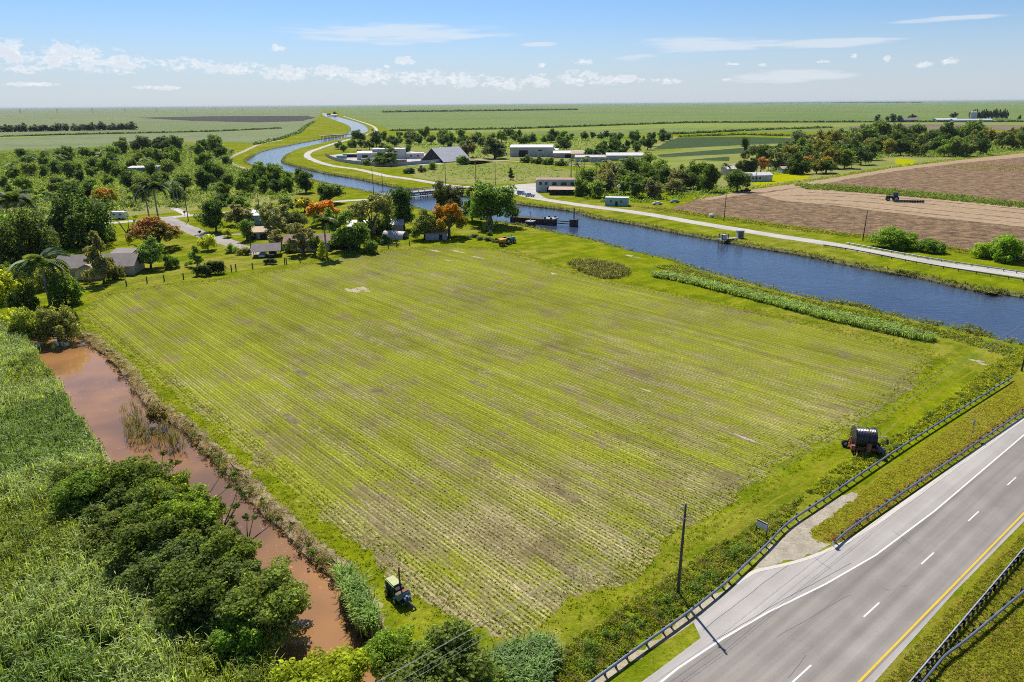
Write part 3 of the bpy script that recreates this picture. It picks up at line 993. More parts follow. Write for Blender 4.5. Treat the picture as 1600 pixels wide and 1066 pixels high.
def guardrail(label, px, side, spacing, after=0.0, before=0.0, group=None, dense_h=0.62):
    """side = +1: posts stand to the left of the running direction"""
    P = ext([G(x, y, 0.72)[:2] for x, y in px], before, after)
    P = spline(P, 1.0) if len(P) > 2 else lin(P, 1.0)
    o = P[0].copy()
    t = thing('guard_rail', label, 'guard rail', (o[0], o[1], 0), 0, group)
    n = normals(P) * side
    prof = [(0.0, .44), (-.085, .48), (-.085, .54), (0.0, .60), (-.085, .66), (-.085, .72), (0.0, .76)]
    vs_, fs = [], []
    for p, nn in zip(P, n):
        for d_, z in prof:
            vs_.append((*(p + nn * d_ - o), z))
        for d_, z in prof[::-1]:
            vs_.append((*(p + nn * (d_ + 0.02) - o), z))
    K = len(prof) * 2
    for i in range(len(P) - 1):
        for k in range(K):
            k2 = (k + 1) % K
            fs.append((i * K + k, i * K + k2, (i + 1) * K + k2, (i + 1) * K + k))
    link_mesh('rail_beam', vs_, fs, ['galvanised'], parent=t)
    mb = MB()
    mb.box((0, 0.14, 0.40), (0.16, 0.16, 0.84))
    mb.box((0, 0.04, 0.60), (0.14, 0.12, 0.32))
    me = mb.mesh('post', ['post_wood'])
    s = np.concatenate([[0], np.cumsum(np.linalg.norm(np.diff(P, axis=0), axis=1))])
    for d_ in np.arange(0.2, s[-1], spacing):
        i = min(int(np.searchsorted(s, d_)), len(P) - 1)
        q = P[i]
        a = math.atan2(n[i][1], n[i][0]) - PI / 2
        po = obj('post', me, t, (q[0] - o[0] + n[i][0] * 0.02, q[1] - o[1] + n[i][1] * 0.02, rng.uniform(-0.03, 0.02)), a)
    return t


guardrail('long steel guard rail on dark posts between the crop field weeds and the gravel opening', [(920, 1066), (1000, 1008), (1075, 955), (1132, 910), (1165, 880), (1200, 847), (1232, 815), (1290, 776), (1430, 683), (1582, 588)], 1, 1.9, 0, 24)
guardrail('steel guard rail along the pale road kerb, starting at the orange marker', [(1303, 846), (1342, 815), (1470, 728), (1600, 641)], 1, 1.9, 120)
guardrail('straight guard rail on the grass median nearest the yellow line', [(1422, 1066), (1600, 857)], -1, 0.95, 30, 12)
guardrail('curved guard rail on the grass median, farther from the yellow line', [(1440, 1066), (1475, 1024), (1495, 1009), (1525, 985), (1600, 922)], 1, 1.9, 30, 12)
guardrail('guard rail on the water side of the pale road across the canal', [(1285, 382), (1340, 391), (1450, 412), (1600, 436)], -1, 3.8, 60)
guardrail('guard rail on the ploughed field side of the pale road across the canal', [(1323, 379), (1450, 402), (1600, 425)], 1, 3.8, 60)
mk = thing('delineator', 'orange reflector marker at the end of the roadside guard rail', 'marker', G(1301, 853))
MB().box((0, 0, 0.4), (0.08, 0.05, 0.8)).build('post', 'steel_white', mk)
MB().box((0, -0.05, 0.92), (0.42, 0.04, 0.42)).build('reflector', 'orange_reflector', mk)

# ------------------------------------------------------------------ utility poles and wires
simple('pole_wood', (0.085, 0.075, 0.07), 0.9, 0, 0.3, 0.8)
simple('porcelain', (0.55, 0.55, 0.55), 0.3, 0, 0.1)
simple('wire_metal', (0.32, 0.32, 0.33), 0.5, 0.2, 0.1)


def pole(px, top_y=None, label='', h=None, r=0.16, arm=False, group=None, far=False, wp=None):
    b_ = G(*px) if wp is None else np.array([*wp, 0.0])
    if h is None:
        h = (px[1] - top_y) * mpp(*px) * 1.04
    t = thing('utility_pole', label, 'utility pole', b_, math.radians(38), group)
    k = 1.0 if not far else 1.25
    MB().tube([(0, 0, -0.3), (0, 0, h * 0.5), (0, 0, h)], [r * k, r * 0.85 * k, r * 0.65 * k], 8).build('shaft', 'pole_wood', t, smooth=True)
    for z, s in ((h - 0.1, 0), (h - 0.7, 1), (h - 1.2, -1), (h - 1.7, 1)):
        m_ = MB()
        if s:
            m_.tube([(0, 0, z - 0.1), (0, s * 0.45, z)], 0.035, 5)
        m_.tube([(0, s * 0.45, z), (0, s * 0.45, z + 0.12), (0, s * 0.45, z + 0.24)], [0.05, 0.09, 0.04], 6, 1)
        m_.build('insulator', ['pole_wood', 'porcelain'], t)
    if arm:
        MB().box((0, 0, h - 0.5), (0.1, 2.2, 0.12)).build('crossarm', 'pole_wood', t)
    return b_, h


p1, h1 = pole((1059, 930), 772, 'tall dark wooden utility pole in the weeds beside the guard rail bend')
p2, h2 = pole((1596, 580), None, 'dark wooden utility pole at the far end of the long guard rail', h=h1)
v12 = p2 - p1
p0 = p1 - v12 * 0.9
p3 = p2 + v12 * 1.0
pole(None, None, 'wooden utility pole beyond the near end of the guard rail', h=h1, wp=p0[:2])
pole(None, None, 'wooden utility pole across the canal beyond the long guard rail', h=h1, wp=p3[:2])


def wire(a, b_, label, sag=0.9, r=0.012, group=None):
    a, b_ = np.array(a, float), np.array(b_, float)
    pts = [a + (b_ - a) * k / 24 - np.array([0, 0, sag * 4 * (k / 24) * (1 - k / 24)]) for k in range(25)]
    o = MB().tube([p - a for p in pts], r, 5).build('power_line', 'wire_metal', loc=a)
    tag(o, label, 'power line', group)


nd = np.array([-v12[1], v12[0], 0]) / np.linalg.norm(v12)
names = ['topmost', 'second', 'third', 'lowest']
for k, (dz, s) in enumerate(((0.12, 0.0), (0.55, 0.45), (1.05, -0.45), (1.55, 0.45))):
    for a, b_, wh in ((p0, p1, 'over the pond and the near trees'), (p1, p2, 'along the long guard rail'), (p2, p3, 'over the canal')):
        wire(a + nd * s + [0, 0, h1 - dz], b_ + nd * s + [0, 0, h1 - dz], f'{names[k]} thin power line strung {wh}')
fa = [((584, 305), 266, 'taller slim utility pole of the pair at the left bridge end'), ((599, 308), 275, 'shorter slim utility pole of the pair at the left end of the canal bridge'),
      ((696.5, 294), 256, 'slim utility pole by the right end of the canal bridge'), ((743.5, 290), 255, 'slim utility pole behind the large trees by the bridge'), ((774, 289), 255, 'slim utility pole beside the road junction'),
      ((1131, 346), 307, 'slim utility pole beside the pale road at the ploughed field corner'), ((1348, 376), 331, 'slim utility pole by the round green bush at the ploughed field'),
      ((294.5, 345.5), 299, 'utility pole at the lane junction near the two tall palms'), ((392, 384), 349, 'utility pole beside the open carport'),
      ((1181, 284), 256, 'utility pole in front of the long white house'), ((1199, 279), 257, 'utility pole at the corner of the long white house'), ((405, 326), 305, 'thin pole behind the turquoise house')]
fps = {}
for px, ty, lb in fa:
    fps[px] = pole(px, ty, lb, r=0.15, far=True)
for k, (a, b_) in enumerate((((584, 305), (696.5, 294)), ((696.5, 294), (743.5, 290)), ((743.5, 290), (774, 289)), ((774, 289), (1131, 346)), ((1131, 346), (1348, 376)))):
    (A, ha), (B, hb) = fps[a], fps[b_]
    wire(A + [0, 0, ha], B + [0, 0, hb], ['thin wire over the canal bridge', 'thin wire between the two poles right of the bridge', 'thin wire by the road junction', 'thin wire along the pale road before the ploughed field', 'thin wire along the ploughed field edge'][k], 0.8, 0.02)

# far transmission towers on the horizon
def pylon(px, hpx, label):
    b_ = G(*px)
    h = hpx * mpp(*px)
    m_ = MB()
    for sx in (-1, 1):
        m_.tube([(sx * h * .11, 0, 0), (sx * h * .11, 0, h)], [h * .022, h * .018], 5)
    o = thing('transmission_tower', label, 'pylon', b_, 0, 'transmission towers on the left horizon')
    m_2 = MB()
    m_2.box((0, 0, h * .86), (h * .46, h * .03, h * .03))
    m_2.tube([(-h * .11, 0, h * .45), (h * .11, 0, h * .82)], h * .01, 4)
    m_.build('mast', 'galvanised_dull', o)
    m_2.build('crossarm', 'galvanised_dull', o)


for k, x in enumerate((32, 90, 145, 196, 245, 292, 337, 379)):
    pylon((x, 177.5 - k * 0.45), 7.5 - k * 0.35, ['leftmost', 'second', 'third', 'fourth', 'fifth', 'sixth', 'seventh', 'eighth'][k] + ' distant transmission tower from the left on the horizon')
# ------------------------------------------------------------------ foliage
def foliage_mat(name, lo=0.55, hi=1.4, yellow=0.45, trans=0.55, rough=0.6, spec=0.10):
    t = material(name)
    oi = t.new('ShaderNodeObjectInfo')
    ri = t.new('ShaderNodeNewGeometry').outputs['Random Per Island']
    nz = t.noise(pos(t), 0.55, 3, 0.6)
    f = t.m('MULTIPLY', t.ramp(ri, 0, 1, lo, hi, False), t.ramp(nz, 0.3, 0.7, 0.75, 1.25, False))
    r2 = t.m('FRACT', t.m('MULTIPLY', ri, 17.31))
    c = t.mix(t.m('MULTIPLY', t.ramp(r2, 0.55, 1.0), yellow), oi.outputs['Color'], t.mix(1.0, oi.outputs['Color'], (1.42, 1.2, 0.85), 'MULTIPLY'))
    f = t.m('MULTIPLY', f, t.ramp(oi.outputs['Random'], 0, 1, 0.86, 1.16, False))
    c = t.mix(1.0, c, t.vec(f, f, f), 'MULTIPLY')
    t.put(t.b.inputs['Base Color'], c)
    t.b.inputs['Roughness'].default_value = rough
    t.b.inputs['Specular IOR Level'].default_value = spec
    tr = t.new('ShaderNodeBsdfTranslucent')
    t.put(tr.inputs[0], t.mix(1.0, c, (1.5, 1.5, 0.55), 'MULTIPLY'))
    ms = t.new('ShaderNodeMixShader')
    ms.inputs[0].default_value = trans
    t.l.new(t.b.outputs[0], ms.inputs[1])
    t.l.new(tr.outputs[0], ms.inputs[2])
    t.l.new(ms.outputs[0], t.n['Material Output'].inputs[0])


foliage_mat('foliage', 0.45, 1.6)
foliage_mat('grass_blade', 0.35, 1.75, 0.6, 0.4, 0.5, 0.2)
foliage_mat('blossom', 0.7, 1.3, 0.2, 0.3)
simple('bark', (0.11, 0.09, 0.07), 0.95, 0, 0.3, 3)
simple('palm_bark', (0.30, 0.28, 0.25), 0.9, 0, 0.2, 2)


def cards(C, N, L, Wd, jitter=0.5):
    """one rhombic leaf per row: centres C, preferred normals N, lengths L, widths Wd"""
    n = len(C)
    nn = N + rng.normal(0, jitter, (n, 3))
    nn /= np.linalg.norm(nn, axis=1, keepdims=True) + 1e-9
    r = rng.normal(0, 1, (n, 3))
    a = np.cross(nn, r)
    a /= np.linalg.norm(a, axis=1, keepdims=True) + 1e-9
    b_ = np.cross(nn, a)
    L = np.broadcast_to(np.asarray(L), (n,))[:, None] / 2
    Wd = np.broadcast_to(np.asarray(Wd), (n,))[:, None] / 2
    return np.stack([C - a * L, C + b_ * Wd - a * L * 0.1, C + a * L, C - b_ * Wd - a * L * 0.1], 1)


def sph(n):
    v = rng.normal(0, 1, (n, 3))
    return v / np.linalg.norm(v, axis=1, keepdims=True)


def crown_pts(lobes, n, shell=0.30, up=0.25, sub=7):
    """leaf places on small tufts that sit on the skin of overlapping lobes (x, y, z, rx, rz)"""
    lobes = np.array(lobes, float)
    if sub:
        S = []
        for x, y, z, rx, rz_ in lobes:
            d_ = sph(sub)
            d_[:, 2] += 0.25
            d_ /= np.linalg.norm(d_, axis=1, keepdims=True)
            for e in d_:
                k_ = rng.uniform(0.30, 0.58)
                g = rng.uniform(0.62, 1.02)
                S.append((x + e[0] * rx * g, y + e[1] * rx * g, z + e[2] * rz_ * g, rx * k_, rz_ * k_ * 0.8))
            S.append((x, y, z, rx * 0.7, rz_ * 0.7))
        lobes = np.array(S)
    w = lobes[:, 3] ** 2
    k = rng.choice(len(lobes), n, p=w / w.sum())
    d_ = sph(n)
    d_[:, 2] += up * rng.random(n)
    d_ /= np.linalg.norm(d_, axis=1, keepdims=True)
    rr = 1.0 - shell * rng.random(n) ** 1.6 + 0.10 * rng.normal(0, 1, n)
    S = np.stack([lobes[k, 3], lobes[k, 3], lobes[k, 4]], 1)
    C = lobes[k, :3] + d_ * S * rr[:, None]
    return C, d_


def lobes_for(kind):
    L = []
    R = rng.random
    if kind in ('round', 'loose'):
        nl = 16 if kind == 'round' else 20
        for i in range(nl):
            a, rad = 2 * PI * i / nl * 2.4, 2.6 * math.sqrt(R())
            z = 1.35 + 4.4 * R() * (1 - (rad / 3.7) ** 2) + 0.2
            s = 1.0 + 0.75 * R() if kind == 'round' else 0.6 + 0.6 * R()
            L.append((math.cos(a) * rad, math.sin(a) * rad, z, s, s * 0.85))
    elif kind == 'tall':
        for i in range(15):
            a, z = R() * 2 * PI, 1.6 + 4.6 * R()
            rad = 2.1 * R() * math.sin(PI * min(0.95, (z - 0.6) / 6.6))
            s = 1.0 + 0.7 * R()
            L.append((math.cos(a) * rad, math.sin(a) * rad, z, s, s))
    elif kind == 'umb':
        for i in range(24):
            a, rad = R() * 2 * PI, 3.3 * math.sqrt(R())
            z = 4.9 - 0.30 * rad ** 1.85 + 0.5 * (R() - .5)
            s = 0.8 + 0.5 * R()
            L.append((math.cos(a) * rad, math.sin(a) * rad, z, s, s * 0.95))
    elif kind == 'cone':
        for i in range(20):
            z = 1.2 + 5.4 * (i / 19)
            rad = (7.2 - z) * 0.34 * R() ** 0.5
            a = R() * 2 * PI
            s = 0.45 + 0.10 * (7.0 - z)
            L.append((math.cos(a) * rad, math.sin(a) * rad, z, s, s * 0.7))
    elif kind == 'bush':
        for i in range(15):
            a, rad = R() * 2 * PI, 2.9 * math.sqrt(R())
            z = 0.5 + 4.2 * R() * (1 - (rad / 3.6) ** 2)
            s = 1.0 + 0.8 * R()
            L.append((math.cos(a) * rad, math.sin(a) * rad, z, s, s * 1.15))
    elif kind == 'hedge':
        for i in range(16):
            x = -3.2 + 6.4 * i / 15
            L.append((x, (R() - .5) * 1.6, 3.2 + (R() - .5) * 1.5, 1.1 + 0.3 * R(), 3.0))
    L = np.array(L)
    # normalise: radius 4, top at 7
    ext_ = max(np.abs(L[:, 0]).max(), np.abs(L[:, 1]).max()) + L[:, 3].mean()
    L[:, :2] *= 4.0 / ext_
    L[:, 3] *= 4.0 / ext_
    top = (L[:, 2] + L[:, 4]).max()
    L[:, 2] *= 7.0 / top
    L[:, 4] *= 7.0 / top
    return L


def limbs(L, n=7, r0=0.26, fork=None):
    m_ = MB()
    zc = fork or max(1.0, L[:, 2].min() * 0.75)
    lean = rng.normal(0, 0.2, 2)
    m_.tube([(0, 0, -0.4), (lean[0] * .5, lean[1] * .5, zc * .6), (lean[0], lean[1], zc)], [r0 * 1.25, r0, r0 * 0.8], 7)
    for i in rng.choice(len(L), min(n, len(L)), replace=False):
        e = L[i, :3]
        mid_ = (np.array([lean[0], lean[1], zc]) + e) / 2 + rng.normal(0, 0.25, 3)
        m_.tube([(lean[0], lean[1], zc - 0.15), mid_, e], [r0 * 0.6, r0 * 0.38, r0 * 0.15], 5)
    return m_


PROTO = {}
FOL = 2.6


def proto(kind, lod):
    """list of (crown mesh, trunk mesh, one-piece mesh) variants"""
    key = (kind, lod)
    if key in PROTO:
        return PROTO[key]
    out = []
    nvar = {'near': 4, 'mid': 3, 'far': 3}[lod]
    for k in range(nvar):
        L = lobes_for(kind)
        n, lf = {'near': (15000, 0.32), 'mid': (5000, 0.52), 'far': (1000, 1.05)}[lod]
        if kind == 'loose':
            n = int(n * 0.8)
        if kind == 'umb':
            n = int(n * 0.85)
        if kind in ('cone', ):
            n = int(n * 0.7)
        C, D = crown_pts(L, n, 0.42 if kind == 'loose' else 0.30)
        keep_ = C[:, 2] > (0.05 if kind in ('bush', 'hedge') else 0.5)
        C, D = C[keep_], D[keep_]
        sz = lf * rng.uniform(0.6, 1.35, len(C))
        N = D * 0.8 + np.array([0, 0, 0.55])
        Q = cards(C, N, sz, sz * 0.62, 0.55)
        mi = np.zeros(len(C), int)
        mats = ['foliage']
        if kind == 'umb':
            mats = ['foliage', 'blossom']
            top = C[:, 2] + 0.28 * np.hypot(C[:, 0], C[:, 1]) + rng.normal(0, 0.5, len(C)) > 4.9
            pn = np.sin(C[:, 0] * 1.1 + k) + np.cos(C[:, 1] * 1.3 - k) + rng.normal(0, 0.7, len(C))
            mi = (top & (pn > -0.55)).astype(int)
        cm = np_mesh('crown', Q, 4, mats, mi)
        tm = limbs(L, 9 if lod == 'near' else 6).mesh('trunk', ['bark'])
        one = None
        if lod == 'far':
            b_ = bmesh.new()
            b_.from_mesh(cm)
            nf = len(b_.faces)
            b_.from_mesh(tm)
            b_.faces.ensure_lookup_table()
            for f in b_.faces[nf:]:
                f.material_index = len(mats)
            one = bpy.data.meshes.new('tree')
            b_.to_mesh(one)
            b_.free()
            for m_ in mats + ['bark']:
                one.materials.append(MATS[m_])
        out.append((cm, tm, one))
    PROTO[key] = out
    return out


DARK = (0.030, 0.052, 0.016)
MID = (0.052, 0.085, 0.018)
GLOSS = (0.06, 0.10, 0.026)
OLIVE = (0.085, 0.095, 0.048)
LIME = (0.15, 0.175, 0.02)
PALE = (0.12, 0.16, 0.05)
ORANGE = (0.40, 0.15, 0.02)
YELLOW = (0.36, 0.26, 0.02)
GREYG = (0.10, 0.105, 0.062)


def tree(px, w, h, kind, tint, label, cat='tree', group=None, lod='mid', name='tree', metres=False, bloom=None, zscale=1.0, wp=None):
    b_ = G(*px) if wp is None else np.array([wp[0], wp[1], 0.0])
    k = 1.0 if metres else mpp(*px)
    sx = w * k / 8.0
    sz = h * k * (1.0 if metres else 1.03) / 7.0
    cm, tm, one = random.choice(proto(kind, lod))
    rz = random.uniform(0, 2 * PI) if kind != 'hedge' else random.uniform(-0.15, 0.15)
    jz = random.uniform(0.9, 1.15)
    col = (tint[0] * 1.12 * FOL * jz, tint[1] * 1.06 * FOL * jz, tint[2] * FOL * jz, 1)
    if lod == 'far':
        o = obj(name, one, None, b_, rz, (sx, sx, sz))
        o.color = col
        return tag(o, label, cat, group)
    if name == 'tree':
        name = {'umb': 'flame_tree', 'cone': 'conifer', 'loose': 'airy_tree'}.get(kind, name)
    t = thing(name, label, cat, b_, rz, group)
    t.scale = (sx, sx, sz)
    if kind not in ('hedge',):
        obj('trunk', tm, t)
    c = obj('crown', cm, t)
    c.color = col
    if kind == 'umb':
        # blossom takes its own tint through a copy of the mesh slot
        key = ('bl', bloom)
        if key not in MATS:
            m_ = MATS['blossom'].copy()
            nt = m_.node_tree
            oi = [n for n in nt.nodes if n.type == 'OBJECT_INFO'][0]
            rgb = nt.nodes.new('ShaderNodeRGB')
            rgb.outputs[0].default_value = (*[x * 1.5 for x in bloom], 1)
            for l in list(nt.links):
                if l.from_node == oi and l.from_socket.name == 'Color':
                    nt.links.new(rgb.outputs[0], l.to_socket)
            MATS[key] = m_
        c.material_slots[1].link = 'OBJECT'
        c.material_slots[1].material = MATS[key]
    return t


# palms ------------------------------------------------------------
def frond(L=3.0, n=16, droop=0.55, rise=0.5, wide=0.75, leaf=0.11):
    V = []
    F = []
    m_ = MB()
    P = []
    for i in range(n + 1):
        s = i / n
        P.append(np.array([L * s * (1 - 0.12 * s), 0, rise * L * s - (rise + droop) * L * s ** 2.1]))
    q = []
    for i in range(1, n + 1):
        s = i / n
        w = wide * math.sin(PI * min(1, 0.12 + 0.86 * s)) ** 0.7 * L / 3.0
        p = P[i]
        for sd in (-1, 1):
            tip = p + np.array([0.35 * w + 0.1, sd * w, -0.42 * w])
            a = p - np.array([leaf * 1.3, 0, 0])
            b_ = p + np.array([leaf * 1.3, 0, 0])
            mid_ = (p + tip) / 2 + np.array([leaf * 0.9, 0, 0.07])
            q.append([a, b_, mid_ + (0, 0, 0), tip])
    m_.tube([P[0], P[n // 2], P[-1]], [0.05, 0.03, 0.01], 4, 0, False)
    for a in q:
        m_.add(a, [(0, 1, 2, 3)])
    return m_


FROND = frond().mesh('frond', ['grass_blade'])
FROND_BIG = frond(3.4, 18, 0.35, 0.65, 0.85, 0.19).mesh('frond', ['grass_blade'])


def palm_crown(nf=15, src=FROND, leaf_scale=1.0):
    co = np.array([v.co[:] for v in src.vertices])
    fs = [tuple(p.vertices) for p in src.polygons]
    V, F = [], []
    for i in range(nf):
        a = i * 2.4
        tilt = rng.uniform(-0.75, 0.55)
        ca, sa, ct, st = math.cos(a), math.sin(a), math.cos(tilt), math.sin(tilt)
        x = co[:, 0] * ct + co[:, 2] * st
        z = -co[:, 0] * st + co[:, 2] * ct
        r = np.stack([x * ca - co[:, 1] * sa, x * sa + co[:, 1] * ca, z], 1) * rng.uniform(0.85, 1.1)
        b_ = len(V)
        V += [tuple(v) for v in r]
        F += [tuple(b_ + j for j in f) for f in fs]
    o = link_mesh('crown', V, F, ['grass_blade'])
    me = o.data
    bpy.data.objects.remove(o)
    return me


PCROWN = [palm_crown(15) for _ in range(3)]
FROND_LOW = frond(3.0, 6, 0.5, 0.5, 0.8, 0.26).mesh('frond', ['grass_blade'])
PCROWN_LOW = [palm_crown(13, FROND_LOW) for _ in range(3)]


def palm(px, h, wd, label, group=None, near=False, tint=(0.055, 0.085, 0.03), low=False, lean=0.0, trunk_r=0.17, wp=None):
    """h = height to the crown's heart and wd = crown width, both in photo pixels"""
    b_ = G(*px)
    k = mpp(*px)
    h, r = h * k, wd * k / 2
    t = thing('palm_tree', label, 'palm tree', b_, random.uniform(0, 6.28), group)
    MB().tube([(0, 0, -0.3), (lean * .3, 0, h * .5), (lean, 0, h)], [trunk_r * 1.3, trunk_r, trunk_r * .75], 8).build('trunk', 'palm_bark', t, smooth=True)
    sc = r / 2.9
    if near:
        for i in range(17):
            o = obj('frond', FROND_BIG, t, (lean, 0, h - 0.1))
            o.rotation_euler = (rng.uniform(-.2, .2), rng.uniform(-0.8, 0.5), i * 2.4)
            o.scale = (sc * rng.uniform(.85, 1.1),) * 3
            o.color = (*[c * FOL * rng.uniform(.85, 1.15) for c in tint], 1)
    else:
        o = obj('crown', random.choice(PCROWN_LOW if low else PCROWN), t, (lean, 0, h - 0.1), 0, sc)
        o.color = (*[c * FOL for c in tint], 1)
    return t


# ------------------------------------------------------------------ scattered ground cover (nobody could count it)
def pts_in(px, n, world_poly=None):
    """n places inside an outline, spread evenly over the ground"""
    P = np.array(world_poly if world_poly is not None else gp(px))
    lo, hi = P.min(0), P.max(0)
    out = []
    tot = 0
    while tot < n:
        c = rng.uniform(lo, hi, (max(4 * n, 200), 2))
        c = c[in_poly(c[:, 0], c[:, 1], P)]
        out.append(c)
        tot += len(c)
    return np.vstack(out)[:n]


def pts_px(px, n):
    """n places inside an outline, spread evenly as seen"""
    P = np.array(px, float)
    lo, hi = P.min(0), P.max(0)
    out = np.zeros((0, 2))
    while len(out) < n:
        c = rng.uniform(lo, hi, (4 * n + 50, 2))
        out = np.vstack([out, c[in_poly(c[:, 0], c[:, 1], P)]])
    return out[:n]


def clumps(name, label, cat, P, R_, Hh, per, leaf, tint, mat='foliage', z0=0.0, narrow=0.6, join=None):
    n = len(P)
    if n == 0:
        return
    k = np.repeat(np.arange(n), per)
    r = R_ * rng.uniform(0.55, 1.3, n)
    h = Hh * rng.uniform(0.5, 1.35, n)
    d_ = sph(len(k))
    d_[:, 2] = np.abs(d_[:, 2])
    rad = rng.random(len(k)) ** 0.4
    C = np.stack([P[k, 0] + d_[:, 0] * r[k] * rad, P[k, 1] + d_[:, 1] * r[k] * rad, z0 + 0.04 + d_[:, 2] * h[k] * rad], 1)
    lf = leaf * rng.uniform(0.6, 1.4, len(k))
    Q = cards(C, d_ * 0.7 + np.array([0, 0, 0.4]), lf, lf * narrow, 0.6)
    o = obj(name, np_mesh(name, Q, 4, [mat]))
    o.color = (*[c * FOL for c in tint], 1)
    return tag(o, label, cat, kind='stuff')


def blades(name, label, cat, P, per, H0, H1, wid, spread, tint, arch=0.8, z0=0.0):
    """tufts of upright, arching blades"""
    n = len(P)
    k = np.repeat(np.arange(n), per)
    m_ = len(k)
    a = rng.uniform(0, 2 * PI, m_)
    dirv = np.stack([np.cos(a), np.sin(a)], 1)
    base = np.concatenate([P[k] + rng.normal(0, spread, (m_, 2)), np.full((m_, 1), z0)], 1)
    hs = np.broadcast_to(np.asarray(rng.uniform(0.8, 1.2, n)), (n,))[k] * rng.uniform(H0, H1, m_)
    rc = arch * hs * rng.uniform(0.15, 0.6, m_)
    side = np.stack([-dirv[:, 1], dirv[:, 0], np.zeros(m_)], 1) * (wid * rng.uniform(0.6, 1.4, m_))[:, None] / 2
    d3 = np.concatenate([dirv, np.zeros((m_, 1))], 1)
    up = np.array([0, 0, 1.0])
    s0 = 0.35
    p0_ = base + up * (hs * s0)[:, None] + d3 * (rc * 0.10)[:, None]
    p1_ = base + up * (hs * 0.85)[:, None] + d3 * (rc * 0.45)[:, None]
    p2_ = base + up * (hs * 0.92)[:, None] + d3 * (rc * 1.25)[:, None]
    Q = np.stack([np.stack([p0_ - side * .7, p0_ + side * .7, p1_ + side, p1_ - side], 1), np.stack([p1_ - side, p1_ + side, p2_ + side * 0.15, p2_ - side * 0.15], 1)], 1).reshape(-1, 4, 3)
    o = obj(name, np_mesh(name, Q, 4, ['grass_blade']))
    o.color = (*[c * FOL for c in tint], 1)
    return tag(o, label, cat, kind='stuff')


def along(P, n, lo, hi, i0=0.0, i1=1.0):
    k = rng.uniform(i0, i1, n) * (len(P) - 1)
    i = np.minimum(k.astype(int), len(P) - 2)
    fr = (k - i)[:, None]
    nn = normals(P)
    return P[i] * (1 - fr) + P[i + 1] * fr + nn[i] * rng.uniform(min(lo, hi), max(lo, hi), n)[:, None] + rng.normal(0, 0.25, (n, 2))


# reed bed on the near bank ------------------------------------------------
REED = [(-60, 500), (0, 515), (30, 525), (45, 545), (70, 580), (95, 610), (108, 640), (130, 672), (150, 705), (170, 745), (215, 800), (280, 855), (340, 905), (400, 955), (420, 1010), (430, 1050), (440, 1110), (-120, 1110), (-120, 600)]
sheet('reed_ground', REED, 0.02, 'reed_floor', 0.6, 0.8)
rp = pts_in(REED, 7000)
hv = np.sin(rp[:, 0] * .21) + np.cos(rp[:, 1] * .17 + rp[:, 0] * .08) + rng.normal(0, 0.35, len(rp))
lo_ = rp[hv < -0.3]
hi_ = rp[(hv >= -0.3) & (hv < 0.9)]
ye_ = rp[hv >= 0.9]
blades('reed_bed', 'tall pale green reeds filling the near bank left of the pond', 'reeds', hi_, 16, 1.7, 3.1, 0.075, 0.3, (0.11, 0.138, 0.046), 0.55)
clumps('reed_bed', 'arching pale reed leaves over the near bank', 'reeds', hi_[::2], 0.55, 2.9, 52, 0.45, (0.10, 0.126, 0.04), 'grass_blade', narrow=0.2)
blades('reed_bed', 'greener lower reeds mixed through the near bank', 'reeds', lo_, 16, 1.4, 2.6, 0.075, 0.3, (0.062, 0.095, 0.022), 0.55)
clumps('reed_bed', 'broad green weed leaves among the near bank reeds', 'reeds', lo_[::2], 0.6, 2.3, 52, 0.36, (0.058, 0.09, 0.018), 'grass_blade', narrow=0.35)
blades('reed_bed', 'yellowish green reeds mixed through the near bank', 'reeds', ye_, 16, 1.3, 2.3, 0.075, 0.3, (0.09, 0.115, 0.016), 0.55)
clumps('reed_bed', 'yellow green leafy growth among the near bank reeds', 'reeds', ye_[::2], 0.6, 2.0, 52, 0.36, (0.09, 0.118, 0.014), 'grass_blade', narrow=0.35)
clumps('reed_thicket', 'dark bushes poking up through the near bank reeds', 'bushes', pts_in(REED, 150), 1.1, 2.8, 260, 0.26, (0.038, 0.056, 0.015))
# crop rows -------------------------------------------------------------
Fw = np.array(gp(FIELD))
cu, su = math.cos(ROW), math.sin(ROW)


def crop_rows():
    vmin, vmax = 1e9, -1e9
    U_ = Fw[:, 0] * cu + Fw[:, 1] * su
    Vv = -Fw[:, 0] * su + Fw[:, 1] * cu
    rows = np.arange(math.floor(Vv.min() / 0.48), math.ceil(Vv.max() / 0.48))
    nrow = int((U_.max() - U_.min()) / 0.26)
    uu = rng.uniform(U_.min(), U_.max(), nrow * len(rows))
    vv = (np.repeat(rows, nrow) + 0.25) * 0.48 + rng.normal(0, 0.035, len(uu))
    x, y = uu * cu - vv * su, uu * su + vv * cu
    d_ = np.hypot(x, y)
    ok = (rng.random(len(d_)) < 0.6 * np.clip((105 - d_) / 50, 0, 1)) & in_poly(x, y, Fw)
    x, y, uu, vv = x[ok], y[ok], uu[ok], vv[ok]
    pn = np.sin(uu * .11 + 1.3 * np.sin(vv * .19)) + np.sin(vv * .43 + uu * .05) + 0.9 * np.sin(uu * .31 + vv * .9) + rng.normal(0, 0.7, len(x))
    ok = pn > -0.7
    return np.stack([x[ok], y[ok]], 1)


cp = crop_rows()
clumps('crop_rows', 'young green crop plants in thin rows across the field', 'crop', cp, 0.12, 0.045, 3, 0.16, (0.075, 0.088, 0.004))

_loop = lin(list(Fw) + [Fw[0]], 1.0)
eg = along(_loop, 9000, -2.6, 2.6)
clumps('field_margin_grass', 'short bright grass creeping over the crop field margin', 'grass', eg, 0.35, 0.06, 6, 0.2, (0.07, 0.083, 0.003), narrow=0.4)
